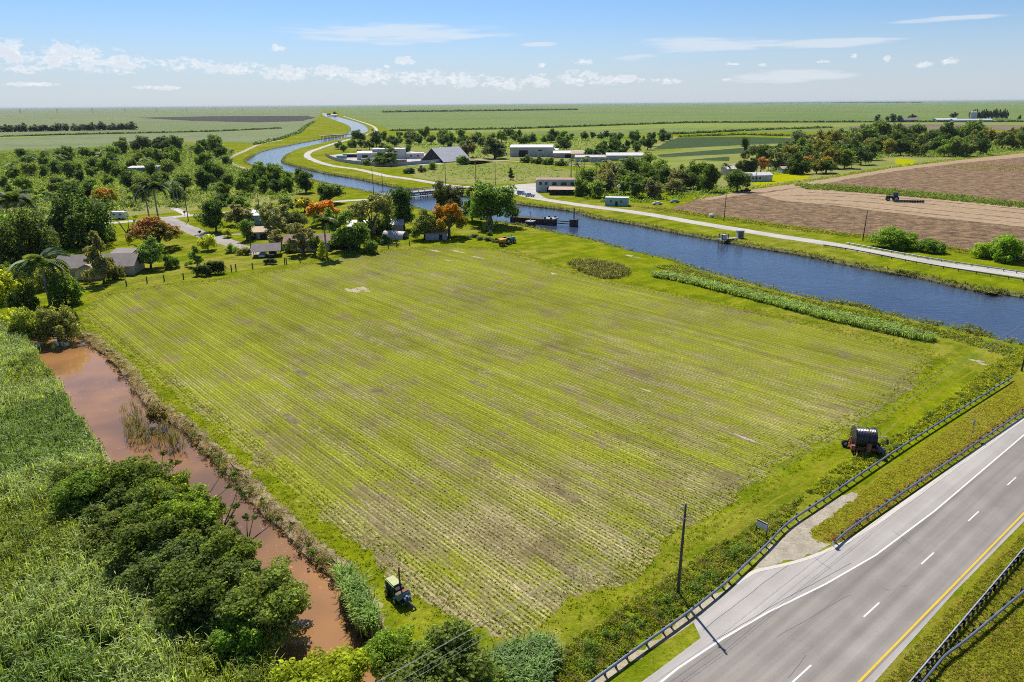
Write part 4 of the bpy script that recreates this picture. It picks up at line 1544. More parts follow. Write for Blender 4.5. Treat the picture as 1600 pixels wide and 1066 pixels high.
# verge weeds between the crop and the guard rail -----------------------------
WEED = [(840, 1080), (880, 1010), (960, 960), (1040, 905), (1080, 880), (1120, 850), (1150, 840), (1185, 815), (1240, 780), (1262, 772), (1215, 828), (1180, 862), (1130, 905), (1070, 952), (1000, 1003), (930, 1054), (905, 1080)]
clumps('verge_weeds', 'tangled green and tan weeds between the field and the guard rail', 'weeds', pts_in(WEED, 1100), 0.42, 0.36, 40, 0.17, (0.105, 0.13, 0.012))
clumps('verge_weeds', 'dry tan stalks through the weeds beside the guard rail', 'weeds', pts_in(WEED, 380), 0.40, 0.6, 40, 0.16, (0.12, 0.10, 0.045), narrow=0.25)
bush_p = pts_in([(880, 1040), (960, 985), (1040, 925), (1100, 890), (1190, 840), (1180, 858), (1120, 905), (1060, 950), (985, 1005), (920, 1050)], 70)
clumps('verge_bushes', 'low dark green bushes in the weeds by the guard rail', 'bushes', bush_p[:28], 0.75, 0.95, 190, 0.2, (0.06, 0.09, 0.018))
WEED2 = [(1262, 770), (1300, 735), (1360, 700), (1420, 670), (1500, 610), (1560, 562), (1600, 545), (1620, 552), (1583, 583), (1500, 634), (1430, 680), (1350, 733), (1290, 773)]
clumps('verge_weeds', 'olive weeds along the upper half of the long guard rail', 'weeds', pts_in(WEED2, 900), 0.45, 0.34, 34, 0.19, (0.115, 0.125, 0.012))
clumps('verge_bushes', 'scattered dark bushes along the upper guard rail', 'bushes', pts_in(WEED2, 40), 0.6, 0.7, 90, 0.2, (0.065, 0.09, 0.02))
TG = [(600, 985), (700, 965), (790, 1010), (850, 1000), (880, 1020), (860, 1080), (760, 1080)]
blades('tall_grass', 'bright green tall grass beside the near trees at the field corner', 'grass', pts_in([(775, 1030), (830, 1015), (850, 1010), (868, 1030), (850, 1085), (760, 1085)], 420), 16, 0.9, 1.7, 0.09, 0.25, (0.05, 0.085, 0.02), 1.0)
# median and verge tufts
MED = [(1380, 1064), (1600, 832), (1640, 800), (1640, 1100), (1380, 1100)]
clumps('median_grass', 'coarse yellow green grass tufts on the road median', 'grass', pts_in(MED, 5000), 0.22, 0.09, 7, 0.17, (0.098, 0.112, 0.010), narrow=0.3)
clumps('median_grass', 'dry straw tufts on the road median', 'grass', pts_in(MED, 1600), 0.22, 0.09, 7, 0.17, (0.13, 0.10, 0.035), narrow=0.3)
VER = [(1262, 835), (1345, 768), (1587, 596), (1600, 640), (1480, 727), (1315, 842)]
clumps('verge_grass', 'coarse yellow green grass between the two roadside guard rails', 'grass', pts_in(VER, 4200), 0.22, 0.08, 7, 0.18, (0.12, 0.115, 0.014), narrow=0.3)
clumps('verge_grass', 'reddish dry grass along the pale road kerb', 'grass', pts_in([(1275, 848), (1300, 836), (1480, 712), (1600, 632), (1600, 640), (1480, 727), (1315, 846)], 1000), 0.24, 0.18, 9, 0.17, (0.12, 0.08, 0.04), narrow=0.3)

# canal edges ----------------------------------------------------------------
sgn = 1.0
near_cl = cl[(cl[:, 1] < 700)]
near_cr = cr[(cr[:, 1] < 700)]
# left bank runs from far to near; land lies on its left or right: test one normal
def land_side(P):
    nn = normals(P)
    i = len(P) // 2
    q = P[i] + nn[i] * 4
    return -1.0 if in_poly(np.array([q[0]]), np.array([q[1]]), canal)[0] else 1.0


sl, sr = land_side(near_cl), land_side(near_cr)
clumps('bank_weeds', 'rough weeds and reeds along the near canal bank', 'weeds', along(near_cl, 2300, sl * 0.4, sl * 3.0), 0.6, 0.8, 15, 0.34, (0.085, 0.095, 0.026))
clumps('bank_weeds', 'dark overhanging weeds along the near canal waterline', 'weeds', along(near_cl, 900, sl * 0.1, sl * 1.0), 0.5, 0.55, 12, 0.32, (0.06, 0.07, 0.022), z0=-0.7)
clumps('bank_weeds', 'rough weeds along the far canal bank', 'weeds', along(near_cr, 2300, sr * 0.4, sr * 3.2), 0.6, 0.6, 12, 0.36, (0.08, 0.092, 0.022))
clumps('bank_weeds', 'dark brown weeds along the far canal waterline', 'weeds', along(near_cr, 1200, sr * -0.1, sr * 1.0), 0.5, 0.5, 12, 0.34, (0.06, 0.05, 0.022), z0=-0.7)
HED = [(1018, 429), (1040, 429), (1110, 444), (1200, 466), (1300, 491), (1380, 508), (1452, 527), (1460, 532), (1448, 535), (1370, 518), (1290, 500), (1190, 473), (1100, 450), (1050, 438), (1020, 433)]
blades('tall_grass', 'long strip of tall bluish green grass between the field and the canal', 'grass', pts_in(HED, 2000), 12, 0.6, 1.3, 0.16, 0.35, (0.095, 0.13, 0.035), 0.9)
clumps('tall_weeds', 'weeds behind the long grass strip on the near canal bank', 'weeds', pts_in([(1020, 415), (1060, 415), (1110, 430), (1200, 455), (1300, 478), (1380, 494), (1460, 512), (1550, 535), (1590, 545), (1580, 560), (1500, 535), (1450, 522), (1380, 505), (1300, 486), (1200, 461), (1110, 438), (1040, 424)], 1500), 0.6, 0.5, 12, 0.3, (0.085, 0.10, 0.02))
clumps('weed_island', 'oval patch of dark rough weeds on the mown grass near the canal', 'weeds', pts_in([(884, 412), (900, 407), (940, 409), (975, 417), (988, 428), (965, 436), (940, 436), (905, 424)], 600), 0.75, 1.15, 30, 0.33, (0.075, 0.078, 0.03))
# pond edges ------------------------------------------------------------------
pin = pond[(pond[:, 1] > 30)]
sp_ = 1.0
nn_ = normals(pr)
i_ = len(pr) // 2
q_ = pr[i_] + nn_[i_] * 2
sp_ = -1.0 if in_poly(np.array([q_[0]]), np.array([q_[1]]), pond)[0] else 1.0
clumps('bank_weeds', 'brown dry grass clumps along the pond edge', 'weeds', along(pr, 800, sp_ * 0.1, sp_ * 1.7) * 1.0, 0.34, 0.3, 20, 0.2, (0.13, 0.095, 0.05), z0=-0.3, narrow=0.35)
clumps('bank_weeds', 'pale straw grass tufts along the top of the pond edge', 'weeds', along(pr, 700, sp_ * 1.2, sp_ * 2.6), 0.4, 0.2, 18, 0.18, (0.12, 0.11, 0.055), narrow=0.3)
clumps('bank_debris', 'dark wet debris and roots along the pond waterline', 'debris', along(pr, 500, sp_ * -0.3, sp_ * 0.7), 0.4, 0.3, 12, 0.22, (0.03, 0.026, 0.02), z0=-0.75)
clumps('bank_weeds', 'dark green weeds along the pond edge', 'weeds', along(pr, 60, sp_ * 0.1, sp_ * 1.2, 0.5, 1.0), 0.55, 0.6, 60, 0.2, (0.06, 0.085, 0.02), z0=-0.3)
blades('cattails', 'brown and green cattails standing in the pond', 'cattails', pts_in([(188, 640), (205, 634), (222, 640), (250, 660), (280, 680), (290, 700), (240, 695), (200, 690)], 90), 12, 1.4, 2.7, 0.06, 0.25, (0.075, 0.066, 0.032), 0.45, WATER_Z)
blades('cattails', 'green reed clump on the pond bank by the pump', 'reeds', pts_in([(530, 905), (550, 915), (575, 945), (592, 985), (585, 1005), (560, 985), (540, 945)], 130), 22, 1.6, 3.0, 0.09, 0.22, (0.075, 0.115, 0.03), 0.6, -0.4)

# ploughed field weeds
clumps('weed_row', 'bright green weed strip dividing the ploughed field', 'weeds', pts_in([(1240, 289), (1290, 289), (1400, 298), (1500, 307), (1620, 320), (1720, 330), (1720, 338), (1600, 326), (1480, 313), (1350, 302), (1260, 296)], 1700), 1.0, 1.5, 16, 0.55, (0.058, 0.085, 0.018))
clumps('field_edge_weeds', 'rough grass between the pale road and the ploughed field', 'weeds', pts_in([(985, 322), (1050, 332), (1150, 347), (1250, 361), (1400, 380), (1600, 412), (1720, 432), (1720, 420), (1600, 402), (1400, 374), (1250, 355), (1120, 337), (1040, 326)], 2200), 0.7, 0.45, 10, 0.4, (0.095, 0.10, 0.02))
clumps('field_edge_weeds', 'weeds along the sandy track behind the ploughed field', 'weeds', pts_in([(1070, 312), (1160, 293), (1260, 281), (1400, 259), (1500, 247), (1600, 236), (1600, 239), (1500, 250), (1400, 262), (1260, 285), (1170, 297), (1085, 314)], 900), 1.0, 0.8, 12, 0.6, (0.10, 0.12, 0.03))
clumps('field_weeds', 'sparse pale weeds on the upper ploughed field', 'weeds', pts_in([(1470, 262), (1500, 256), (1600, 258), (1600, 268), (1540, 268)], 350), 1.0, 0.4, 8, 0.5, (0.085, 0.08, 0.035))
# scrub
SCR = [(-60, 248), (0, 240), (200, 228), (340, 228), (368, 240), (352, 252), (388, 270), (450, 284), (480, 297), (450, 310), (400, 318), (330, 322), (250, 328), (110, 336), (-60, 348)]
clumps('scrub', 'pale green shrubs and vines covering the waste ground behind the lane', 'scrub', pts_in(SCR, 12000), 1.6, 1.3, 14, 0.7, (0.078, 0.105, 0.024))
clumps('scrub', 'darker shrubs through the waste ground behind the lane', 'scrub', pts_in(SCR, 5200), 2.0, 2.9, 24, 0.75, (0.048, 0.073, 0.018))
clumps('scrub', 'light green thicket behind the walled yard', 'scrub', pts_in([(520, 231), (560, 219), (640, 213), (800, 214), (1000, 214), (1050, 215), (1000, 228), (900, 245), (800, 244), (740, 248), (640, 228)], 3000), 2.4, 2.0, 12, 1.2, (0.07, 0.105, 0.025))
clumps('scrub', 'low shrubs among the palms right of the junction', 'scrub', pts_in([(860, 296), (900, 275), (1000, 262), (1090, 285), (1165, 295), (1060, 312), (1000, 318), (940, 318)], 1100), 1.5, 1.8, 20, 0.75, (0.06, 0.095, 0.02))
clumps('scrub', 'low shrubs under the tree belt behind the ploughed field', 'scrub', pts_in([(1190, 276), (1270, 225), (1420, 213), (1650, 216), (1640, 232), (1500, 247), (1400, 246), (1260, 268)], 4200), 2.4, 3.2, 15, 1.0, (0.06, 0.09, 0.022))
clumps('scrub', 'bushy regrowth on the empty lot by the junction', 'scrub', pts_in([(640, 262), (720, 256), (800, 255), (880, 262), (870, 282), (800, 288), (740, 285), (680, 282)], 500), 1.1, 0.8, 14, 0.6, (0.075, 0.10, 0.022))
# hedges along far field edges
def hedge_line(label, px, n, R_, H_, leaf, tint):
    P = lin(gp(px), 20)
    i = rng.integers(0, len(P) - 1, n)
    f = rng.random(n)[:, None]
    clumps('field_hedge', label, 'hedge', P[i] * (1 - f) + P[i + 1] * f, R_, H_, 6, leaf, tint)


hedge_line('thin dark hedge line across the far green fields', [(612, 205), (800, 202), (930, 197.5), (1080, 192), (1250, 191.5), (1600, 190.5)], 1700, 7, 3.0, 4.5, (0.03, 0.045, 0.02))
hedge_line('thin dark ditch hedge across the left cane fields', [(0, 214), (110, 211), (330, 206), (440, 201)], 700, 6, 2.2, 4.0, (0.04, 0.055, 0.025))
hedge_line('dark reed line beside the far canal bend', [(400, 226), (440, 217), (466, 208), (478, 198), (490, 191)], 700, 5, 2.6, 3.5, (0.035, 0.055, 0.02))
hedge_line('faint dark tree line near the horizon right of the canal', [(600, 176), (780, 173.5), (900, 172)], 700, 20, 8, 14, (0.03, 0.045, 0.025))
hedge_line('faint low tree line on the far right horizon', [(1180, 161.8), (1300, 161), (1440, 161)], 260, 45, 13, 30, (0.03, 0.045, 0.03))
hedge_line('low dark hedge between the farm and the tree belt', [(1030, 211), (1120, 207), (1200, 203), (1300, 200)], 420, 5, 3.0, 4.0, (0.04, 0.065, 0.02))
hedge_line('dark shrubs edging the small dark crop plots', [(1060, 214), (1160, 211), (1280, 214)], 320, 3.5, 2.5, 3.0, (0.055, 0.085, 0.025))
_ONES = 'zeroth first second third fourth fifth sixth seventh eighth ninth tenth eleventh twelfth thirteenth fourteenth fifteenth sixteenth seventeenth eighteenth nineteenth'.split()
_TENS = ['', '', 'twenty', 'thirty', 'forty', 'fifty', 'sixty', 'seventy', 'eighty', 'ninety']


def ordinal(n):
    if n < 20:
        return _ONES[n]
    t_, o_ = divmod(n, 10)
    return (_TENS[t_][:-1] + 'ieth') if o_ == 0 else _TENS[t_] + '-' + _ONES[o_]


# ------------------------------------------------------------------ trees one can point at
T = tree
# around the houses, left to right
T((133, 382), 104, 80, 'bush', DARK, 'largest dark round tree behind the brown roofed house', lod='near')
T((46, 422), 96, 92, 'bush', (0.045, 0.065, 0.022), 'broad dark olive tree at the far left beside the house', lod='near')
T((8, 392), 60, 55, 'round', MID, 'mid green tree at the left frame edge under the leaning palm')
T((14, 470), 52, 50, 'bush', LIME, 'yellow green bushy tree at the left edge above the reeds')
T((104, 474), 52, 48, 'bush', MID, 'dense green bush right of the white trunked palm', name='bush', cat='bush')
T((42, 486), 46, 44, 'bush', (0.06, 0.085, 0.02), 'dense green bush left of the white trunked palm', name='bush', cat='bush')
T((92, 531), 68, 52, 'bush', (0.085, 0.095, 0.03), 'grey stemmed olive bush overhanging the head of the pond', name='bush', cat='bush', lod='near')
T((50, 528), 56, 46, 'bush', (0.10, 0.125, 0.02), 'yellowish bush at the top left of the pond', name='bush', cat='bush', lod='near')
T((22, 512), 46, 30, 'bush', LIME, 'low lime bush between the reeds and the pond bushes', name='bush', cat='bush')
T((162, 441), 50, 78, 'cone', (0.10, 0.105, 0.055), 'tall grey green conifer in front of the brown roofed house', lod='near')
T((182, 436), 26, 34, 'bush', (0.07, 0.08, 0.03), 'rounded olive shrub beside the grey green conifer', name='shrub', cat='shrub')
T((236, 420), 54, 46, 'round', GLOSS, 'rounded green mango tree on the lawn right of the house', lod='near')
T((268, 419), 26, 22, 'bush', MID, 'dark shrub beside the rounded mango tree on the lawn', name='shrub', cat='shrub')
T((247, 390), 86, 48, 'umb', (0.075, 0.07, 0.02), 'wide umbrella shaped flame tree with rusty orange crown by the palms', lod='near', bloom=(0.24, 0.115, 0.03))
T((166, 322), 42, 27, 'umb', (0.12, 0.13, 0.02), 'small yellow orange flowering tree behind the large dark tree', bloom=(0.38, 0.22, 0.02))
T((308, 416), 30, 31, 'cone', MID, 'small conical shrub tree in the middle of the lawn', name='shrub', cat='shrub', lod='near')
T((318, 431), 30, 17, 'hedge', DARK, 'left block of the clipped dark hedge at the field edge', name='hedge', cat='hedge')
T((337, 428), 32, 20, 'hedge', DARK, 'right block of the clipped dark hedge at the field edge', name='hedge', cat='hedge')
T((325, 391), 30, 24, 'round', LIME, 'small yellow green round tree beside the side lane')
T((338, 362), 46, 48, 'tall', DARK, 'dark oval tree beside the end of the side lane', lod='near')
T((376, 352), 50, 34, 'loose', GREYG, 'grey green airy tree left of the turquoise house')
T((386, 376), 28, 32, 'tall', MID, 'slender dark tree left of the tan carport roof')
T((356, 371), 18, 14, 'round', LIME, 'tiny pale yellow tree by the driveway')
T((362, 394), 26, 14, 'bush', PALE, 'pale shrub bed left part beside the open carport', name='shrub', cat='shrub')
T((380, 398), 22, 13, 'bush', (0.11, 0.13, 0.03), 'pale shrub bed right part beside the open carport', name='shrub', cat='shrub')
T((423, 413), 22, 9, 'hedge', DARK, 'low dark hedge below the open carport', name='hedge', cat='hedge')
T((436, 376), 60, 56, 'loose', OLIVE, 'large olive grey tree between the turquoise house and the white house', lod='near')
T((462, 374), 40, 44, 'round', (0.06, 0.075, 0.035), 'dark olive tree behind the white house', lod='near')
T((474, 397), 48, 50, 'loose', GREYG, 'grey leaved tree in front of the white house', lod='near')
T((548, 392), 64, 58, 'round', GLOSS, 'dense glossy green tree right of the single palm', lod='near')
T((524, 372), 34, 46, 'round', MID, 'green tree crowded behind the single palm by the porch')
T((508, 352), 62, 36, 'umb', (0.14, 0.12, 0.02), 'flame tree with bright orange and yellow crown behind the palm', lod='near', bloom=(0.46, 0.20, 0.02))
T((476, 333), 44, 24, 'umb', (0.17, 0.17, 0.03), 'yellow green spreading tree behind the flame tree', bloom=(0.30, 0.24, 0.03))
T((517, 318), 46, 30, 'round', DARK, 'dark pair of crowns beside the lane near the canal')
T((582, 370), 74, 66, 'loose', OLIVE, 'tall olive tree with visible grey limbs by the long pale shed', lod='near')
T((614, 352), 34, 34, 'loose', (0.10, 0.12, 0.04), 'light olive tree left of the tall dark tree')
T((632, 359), 44, 64, 'tall', (0.028, 0.055, 0.018), 'tall very dark tree standing left of the bridge', lod='near')
T((663, 374), 44, 44, 'round', (0.075, 0.095, 0.03), 'small open tree beside the little shed', lod='near')
T((702, 371), 62, 50, 'umb', (0.10, 0.11, 0.015), 'round flame tree with orange top and yellow green sides on the lawn', lod='near', bloom=(0.46, 0.22, 0.015))
T((706, 340), 58, 56, 'loose', (0.05, 0.06, 0.03), 'dark grey tree right of the bridge behind the flame tree', lod='near')
T((768, 352), 86, 66, 'round', (0.055, 0.10, 0.02), 'biggest bright green tree beside the dock', lod='near')
T((738, 346), 36, 50, 'round', MID, 'green tree tucked between the dark grey tree and the biggest tree', lod='near')
T((800, 346), 24, 30, 'round', (0.05, 0.075, 0.02), 'small tree on the canal bank right of the biggest tree')
T((764, 361), 22, 20, 'bush', GREYG, 'pale grey round shrub in front of the biggest tree', name='shrub', cat='shrub')
T((765, 368), 10, 8, 'bush', MID, 'tiny dark shrub below the pale grey shrub', name='shrub', cat='shrub')
for k, (x, y) in enumerate(((738, 371), (750, 374), (762, 376), (775, 378))):
    T((x, y), 18, 6, 'bush', (0.075, 0.10, 0.04), ['leftmost', 'second', 'third', 'rightmost'][k] + ' low bush in the row beside the parked orange implement', name='bush', cat='bush', group='low bushes by the parked implement')
T((580, 396), 30, 22, 'bush', MID, 'dark bush at the foot of the glossy green tree', name='bush', cat='bush')
T((600, 381), 24, 14, 'bush', DARK, 'dark bush left of the white arched tunnel', name='bush', cat='bush')
T((505, 404), 24, 26, 'cone', LIME, 'light green conical shrub at the foot of the single palm', name='shrub', cat='shrub')
T((455, 394), 26, 20, 'bush', MID, 'green bush at the left end of the white house', name='bush', cat='bush')
T((497, 398), 30, 30, 'round', (0.055, 0.075, 0.025), 'dark green tree between the grey leaved tree and the single palm')
T((562, 388), 36, 40, 'round', GLOSS, 'green tree leaning on the glossy tree left of the tall olive tree')
T((434, 388), 30, 30, 'loose', GREYG, 'small grey tree behind the open carport')
T((600, 366), 30, 34, 'round', (0.06, 0.085, 0.025), 'green tree hiding the long pale shed')
T((420, 345), 34, 28, 'round', (0.05, 0.07, 0.025), 'dark tree right of the turquoise house')
T((372, 331), 40, 26, 'round', MID, 'round green tree beside the lane left of the turquoise house')
T((350, 322), 30, 20, 'bush', DARK, 'dark shrub clump beyond the lane near the junction pole', name='shrub', cat='shrub')
T((448, 333), 30, 24, 'round', (0.06, 0.085, 0.03), 'green tree behind the turquoise house roof')
T((70, 452), 44, 40, 'bush', (0.07, 0.085, 0.025), 'olive bush behind the white trunked palm', name='bush', cat='bush')
T((22, 446), 44, 38, 'bush', (0.055, 0.08, 0.02), 'green bush at the left edge below the broad olive tree', name='bush', cat='bush')
T((-6, 424), 50, 48, 'bush', (0.08, 0.10, 0.02), 'yellowish tree cut by the left frame edge beside the olive tree')
T((98, 444), 34, 30, 'bush', LIME, 'lime bush between the palm and the white gabled wing', name='bush', cat='bush')
T((64, 506), 40, 28, 'bush', (0.07, 0.085, 0.022), 'low olive bush between the palm bushes and the pond bushes', name='bush', cat='bush')
T((104, 505), 32, 24, 'bush', (0.06, 0.075, 0.02), 'low dark bush above the pond head right of the palm', name='bush', cat='bush')
# bare little tree by the flame tree
bt = thing('bare_tree', 'leafless branching small tree left of the rusty flame tree', 'tree', G(203, 379))
m_ = MB()
m_.tube([(0, 0, -.3), (-.2, 0, 2.2), (-.9, 0, 4)], [.38, .3, .2], 6)
for e in ((-4, 1, 8), (-2.5, -1, 9), (0.5, 1, 9.5), (3, 0, 8), (4.5, -1, 9.5), (1.8, 1.5, 7)):
    m_.tube([(-.6, 0, 3.2), (e[0] * .5, e[1] * .5, 5.2), e], [.2, .13, .05], 5)
m_.build('trunk', 'bark', bt)
C, D = crown_pts(np.array([(-4, 1, 8, .8, .6), (4.3, -1, 9, .9, .7), (0.5, 1, 9.3, .6, .5), (3, 0, 7.8, .6, .5)]), 300)
o = obj('crown', np_mesh('crown', cards(C, D, 0.4, 0.25), 4, ['foliage']), bt)
o.color = (*[c * FOL for c in MID], 1)

# palms near the houses
palm((79, 476), 66, 78, 'royal palm with a pale trunk and wide fronds at the head of the pond', near=True, tint=(0.05, 0.07, 0.026), trunk_r=0.34)
palm((36, 400), 84, 62, 'leaning coconut palm above the far left trees', near=True, tint=(0.035, 0.052, 0.024), trunk_r=0.2, lean=2.0)
palm((234, 345), 48, 36, 'left one of the two tall palms behind the rusty flame tree', near=True, tint=(0.032, 0.05, 0.022), trunk_r=0.28)
palm((249, 350), 56, 42, 'right and taller one of the two palms behind the rusty flame tree', near=True, tint=(0.03, 0.048, 0.02), trunk_r=0.3)
palm((511, 402), 56, 38, 'single palm with a straight grey trunk in front of the porch', near=True, tint=(0.035, 0.058, 0.018), trunk_r=0.28)
palm((274, 320), 34, 24, 'left palm of the slim pair above the waste ground', low=True)
palm((279, 319), 28, 22, 'right palm of the slim pair above the waste ground', low=True)
palm((206, 322), 12, 26, 'short stocky palm by the white trailer', low=True, tint=(0.06, 0.085, 0.04))
palm((62, 345), 34, 30, 'palm between the left trees and the large dark tree', low=True)
palm((84, 330), 26, 28, 'palm behind the large dark round tree', low=True)
palm((1134, 282), 22, 20, 'dark palm beside the long white house', tint=DARK, low=True)

# near trees beside the pond
NEARP = [((150, 800), 7.5, 5.2, MID, 'green tree at the top of the thicket above the reeds'), ((215, 790), 8.5, 6.2, (0.048, 0.07, 0.016), 'dark tree topping the thicket at the pond edge'),
         ((300, 850), 8.5, 6.0, (0.06, 0.09, 0.014), 'bright green tree leaning over the brown water'), ((240, 885), 9.0, 6.0, (0.04, 0.058, 0.016), 'darkest tree in the middle of the pond side thicket'),
         ((355, 915), 8.0, 6.0, (0.05, 0.07, 0.018), 'dark tree at the water side of the thicket'), ((430, 985), 8.5, 5.8, (0.055, 0.075, 0.022), 'tree at the tip of the thicket over the pond bend'),
         ((310, 960), 8.5, 5.8, (0.042, 0.06, 0.018), 'dark tree at the lower side of the thicket'), ((170, 870), 7.0, 4.6, (0.055, 0.07, 0.022), 'low olive tree at the reed side of the thicket'),
         ((385, 1030), 6.0, 3.8, (0.055, 0.095, 0.018), 'fresh green low tree below the thicket tip'), ((265, 800), 6.5, 5.0, (0.065, 0.09, 0.016), 'yellow tipped tree between the pond and the dark thicket top'),
         ((690, 1096), 9.5, 6.6, (0.05, 0.07, 0.022), 'broad dark tree at the bottom edge under the power lines'), ((612, 1052), 4.6, 4.2, (0.055, 0.085, 0.018), 'small green tree between the pond and the broad dark tree'),
         ((505, 1120), 8.5, 4.6, (0.10, 0.125, 0.010), 'yellow green leafy tree at the bottom edge beside the pond'), ((430, 1116), 5.5, 3.4, (0.10, 0.14, 0.016), 'light green shrub tree at the bottom edge left of the pond'),
         ((748, 1090), 5.0, 4.2, (0.06, 0.085, 0.024), 'rounded tree at the right end of the bottom edge trees')]
for px, w, h, tn, lb in NEARP:
    tn = (tn[0] * 1.2, tn[1] * 1.2, tn[2] * 0.9)
    T(px, w, h, 'round' if h > 4 else 'bush', tn, lb, lod='near', metres=True)
for px, w, h, tn, lb in (((190, 835), 7, 5.4, (0.045, 0.065, 0.018), 'dark tree filling the middle left of the thicket'), ((275, 925), 8, 5.6, (0.04, 0.06, 0.018), 'dark tree filling the lower middle of the thicket'),
                         ((365, 965), 7.5, 5.4, (0.05, 0.07, 0.02), 'dark tree beside the tip tree of the thicket'), ((330, 885), 7.5, 5.6, (0.06, 0.085, 0.016), 'green tree between the leaning tree and the water side tree'),
                         ((245, 845), 8, 6.0, (0.05, 0.075, 0.016), 'green tree at the heart of the thicket'), ((120, 770), 6, 4.2, (0.07, 0.095, 0.022), 'light olive tree at the upper left of the thicket'),
                         ((345, 1010), 6, 3.6, (0.055, 0.085, 0.02), 'low green tree below the thicket'), ((205, 925), 6, 3.8, (0.06, 0.08, 0.024), 'low tree at the lower left of the thicket')):
    T(px, w, h, 'loose' if h > 5.3 else 'bush', tn, lb, lod='near', metres=True)
# sparse trees over the water
for px, H_, lb in (((318, 822), 5.0, 'sparse twiggy tree standing out over the brown water'), ((392, 868), 4.6, 'thin branched tree reaching over the pond bend'), ((345, 855), 5.6, 'tall twiggy tree rising from the water side of the thicket'), ((262, 768), 4.6, 'twiggy olive tree at the top of the thicket over the water')):
    t = thing('sparse_tree', lb, 'tree', G(*px), random.uniform(0, 6))
    m_ = MB()
    m_.tube([(0, 0, -1), (.2, 0, 1.4), (.5, .2, 2.2)], [.16, .12, .1], 6)
    L = []
    for i in range(9):
        e = np.array([rng.normal(.4, 1.3), rng.normal(0, 1.3), H_ * rng.uniform(.62, 1.0)])
        m_.tube([(.4, .1, 1.9), e * .55 + np.array([.2, 0, .8]), e], [.09, .05, .02], 5)
        L.append((*e, .42, .32))
    m_.build('trunk', 'bark', t)
    C, D = crown_pts(np.array(L), 1500, 0.8)
    o = obj('crown', np_mesh('crown', cards(C, D, 0.2, 0.13), 4, ['foliage']), t)
    o.color = (0.10, 0.14, 0.035, 1)
T((246, 658), 3.4, 2.6, 'bush', (0.085, 0.075, 0.03), 'brown tinged bush on the pond bank beside the cattails', name='bush', cat='bush', metres=True)

# bushes by the canal road
T((1399, 387), 70, 30, 'bush', (0.075, 0.125, 0.015), 'large round bright green bush beside the pale road', name='bush', cat='bush', lod='near')
T((1455, 394), 46, 20, 'bush', (0.055, 0.095, 0.018), 'smaller darker bush right of the large round bush', name='bush', cat='bush', lod='near')
T((1584, 408), 76, 40, 'bush', (0.075, 0.13, 0.012), 'large bright bush at the right edge by the pale road', name='bush', cat='bush', lod='near')
T((1532, 402), 40, 22, 'bush', (0.10, 0.15, 0.015), 'lime green bush left of the bright bush at the edge', name='bush', cat='bush', lod='near')

# right bank landmarks
T((1165, 275), 42, 36, 'round', (0.035, 0.05, 0.022), 'dark round tree behind the long white house', lod='near')
T((1108, 300), 36, 42, 'tall', (0.035, 0.06, 0.016), 'dark bulky tree at the track corner by the ploughed field', lod='near')
T((1152, 299), 38, 32, 'round', (0.04, 0.07, 0.018), 'dark tree in front of the long white house', lod='near')
T((1188, 270), 26, 24, 'umb', (0.18, 0.12, 0.03), 'orange flowering tree behind the long white house', bloom=(0.36, 0.15, 0.04))
T((1256, 263), 28, 18, 'umb', (0.12, 0.11, 0.03), 'left rusty flowering tree right of the blue shed', bloom=(0.33, 0.14, 0.04))
T((1268, 260), 22, 16, 'umb', (0.12, 0.11, 0.03), 'right rusty flowering tree right of the blue shed', bloom=(0.36, 0.15, 0.03))
T((1290, 270), 28, 24, 'umb', (0.10, 0.12, 0.02), 'yellow flowering tree in front of the tree belt', bloom=(0.36, 0.25, 0.02))
T((1214, 266), 40, 34, 'loose', (0.06, 0.075, 0.04), 'grey green spreading tree right of the orange tree', lod='near')
T((1163, 236), 14, 20, 'tall', DARK, 'small dark upright tree at the edge of the crop plots')
for k, (x, y, w, h) in enumerate(((1370, 191, 11, 11), (1386, 190.5, 7, 8), (1395, 191, 12, 12), (1405, 191, 11, 10), (1425, 187.5, 14, 8), (1490, 184.5, 14, 8))):
    T((x, y), w, h, 'tall' if k < 4 else 'round', (0.025, 0.04, 0.022), ['tallest round dark tree left of the far white sheds', 'thin dark tree second from the left by the far farm', 'dark oval tree third from the left by the far farm', 'dark oval tree fourth from the left by the far farm', 'broad dark tree behind the small far farmhouse', 'lone dark tree above the left end of the far white shed'][k], lod='far', group=None)
for k in range(13):
    x = 1516 + k * 4.6
    T((x, 187.3 - 0.05 * k), 7.5, 13 + (k % 3), 'umb' if False else 'round', (0.024, 0.040, 0.02), ordinal(k + 1) + ' tall thin trunked tree from the left behind the far silos', lod='far', group='row of tall trees behind the far silos')
T((1592, 188), 6, 8, 'round', DARK, 'lone small tree at the right end of the far farm', lod='far')
for k in range(15):
    x = -6 + k * 15.2 + rng.uniform(-2, 2)
    T((x, 206.5 - x * 0.018), 20, 10 + (k % 4) * 0.8, 'bush', (0.028, 0.040, 0.026), ordinal(k + 1) + ' dark round tree from the left in the row across the cane field', lod='far', group='tree row across the left cane field')
for k, (x, y, w, h) in enumerate(((222, 238, 30, 24), (255, 238, 34, 24), (238, 236, 22, 16), (275, 236, 26, 18), (318, 232, 22, 12), (330, 236, 20, 12))):
    T((x, y), w, h, 'round', (0.03, 0.048, 0.026), ['leftmost big dark tree at the back edge of the waste ground', 'second big dark tree at the back edge of the waste ground', 'lower dark tree between the two big ones at the back of the waste ground', 'dark tree right of the two big ones at the back of the waste ground', 'small dark tree near the canal bend track', 'dark bushy tree beside the canal bend track'][k], lod='mid')
T((524, 181), 8, 6, 'round', DARK, 'dark tree on the far canal bank below the horizon', lod='far')
T((514, 180.5), 6, 3.5, 'bush', DARK, 'small dark bush on the far canal bank below the horizon', lod='far')
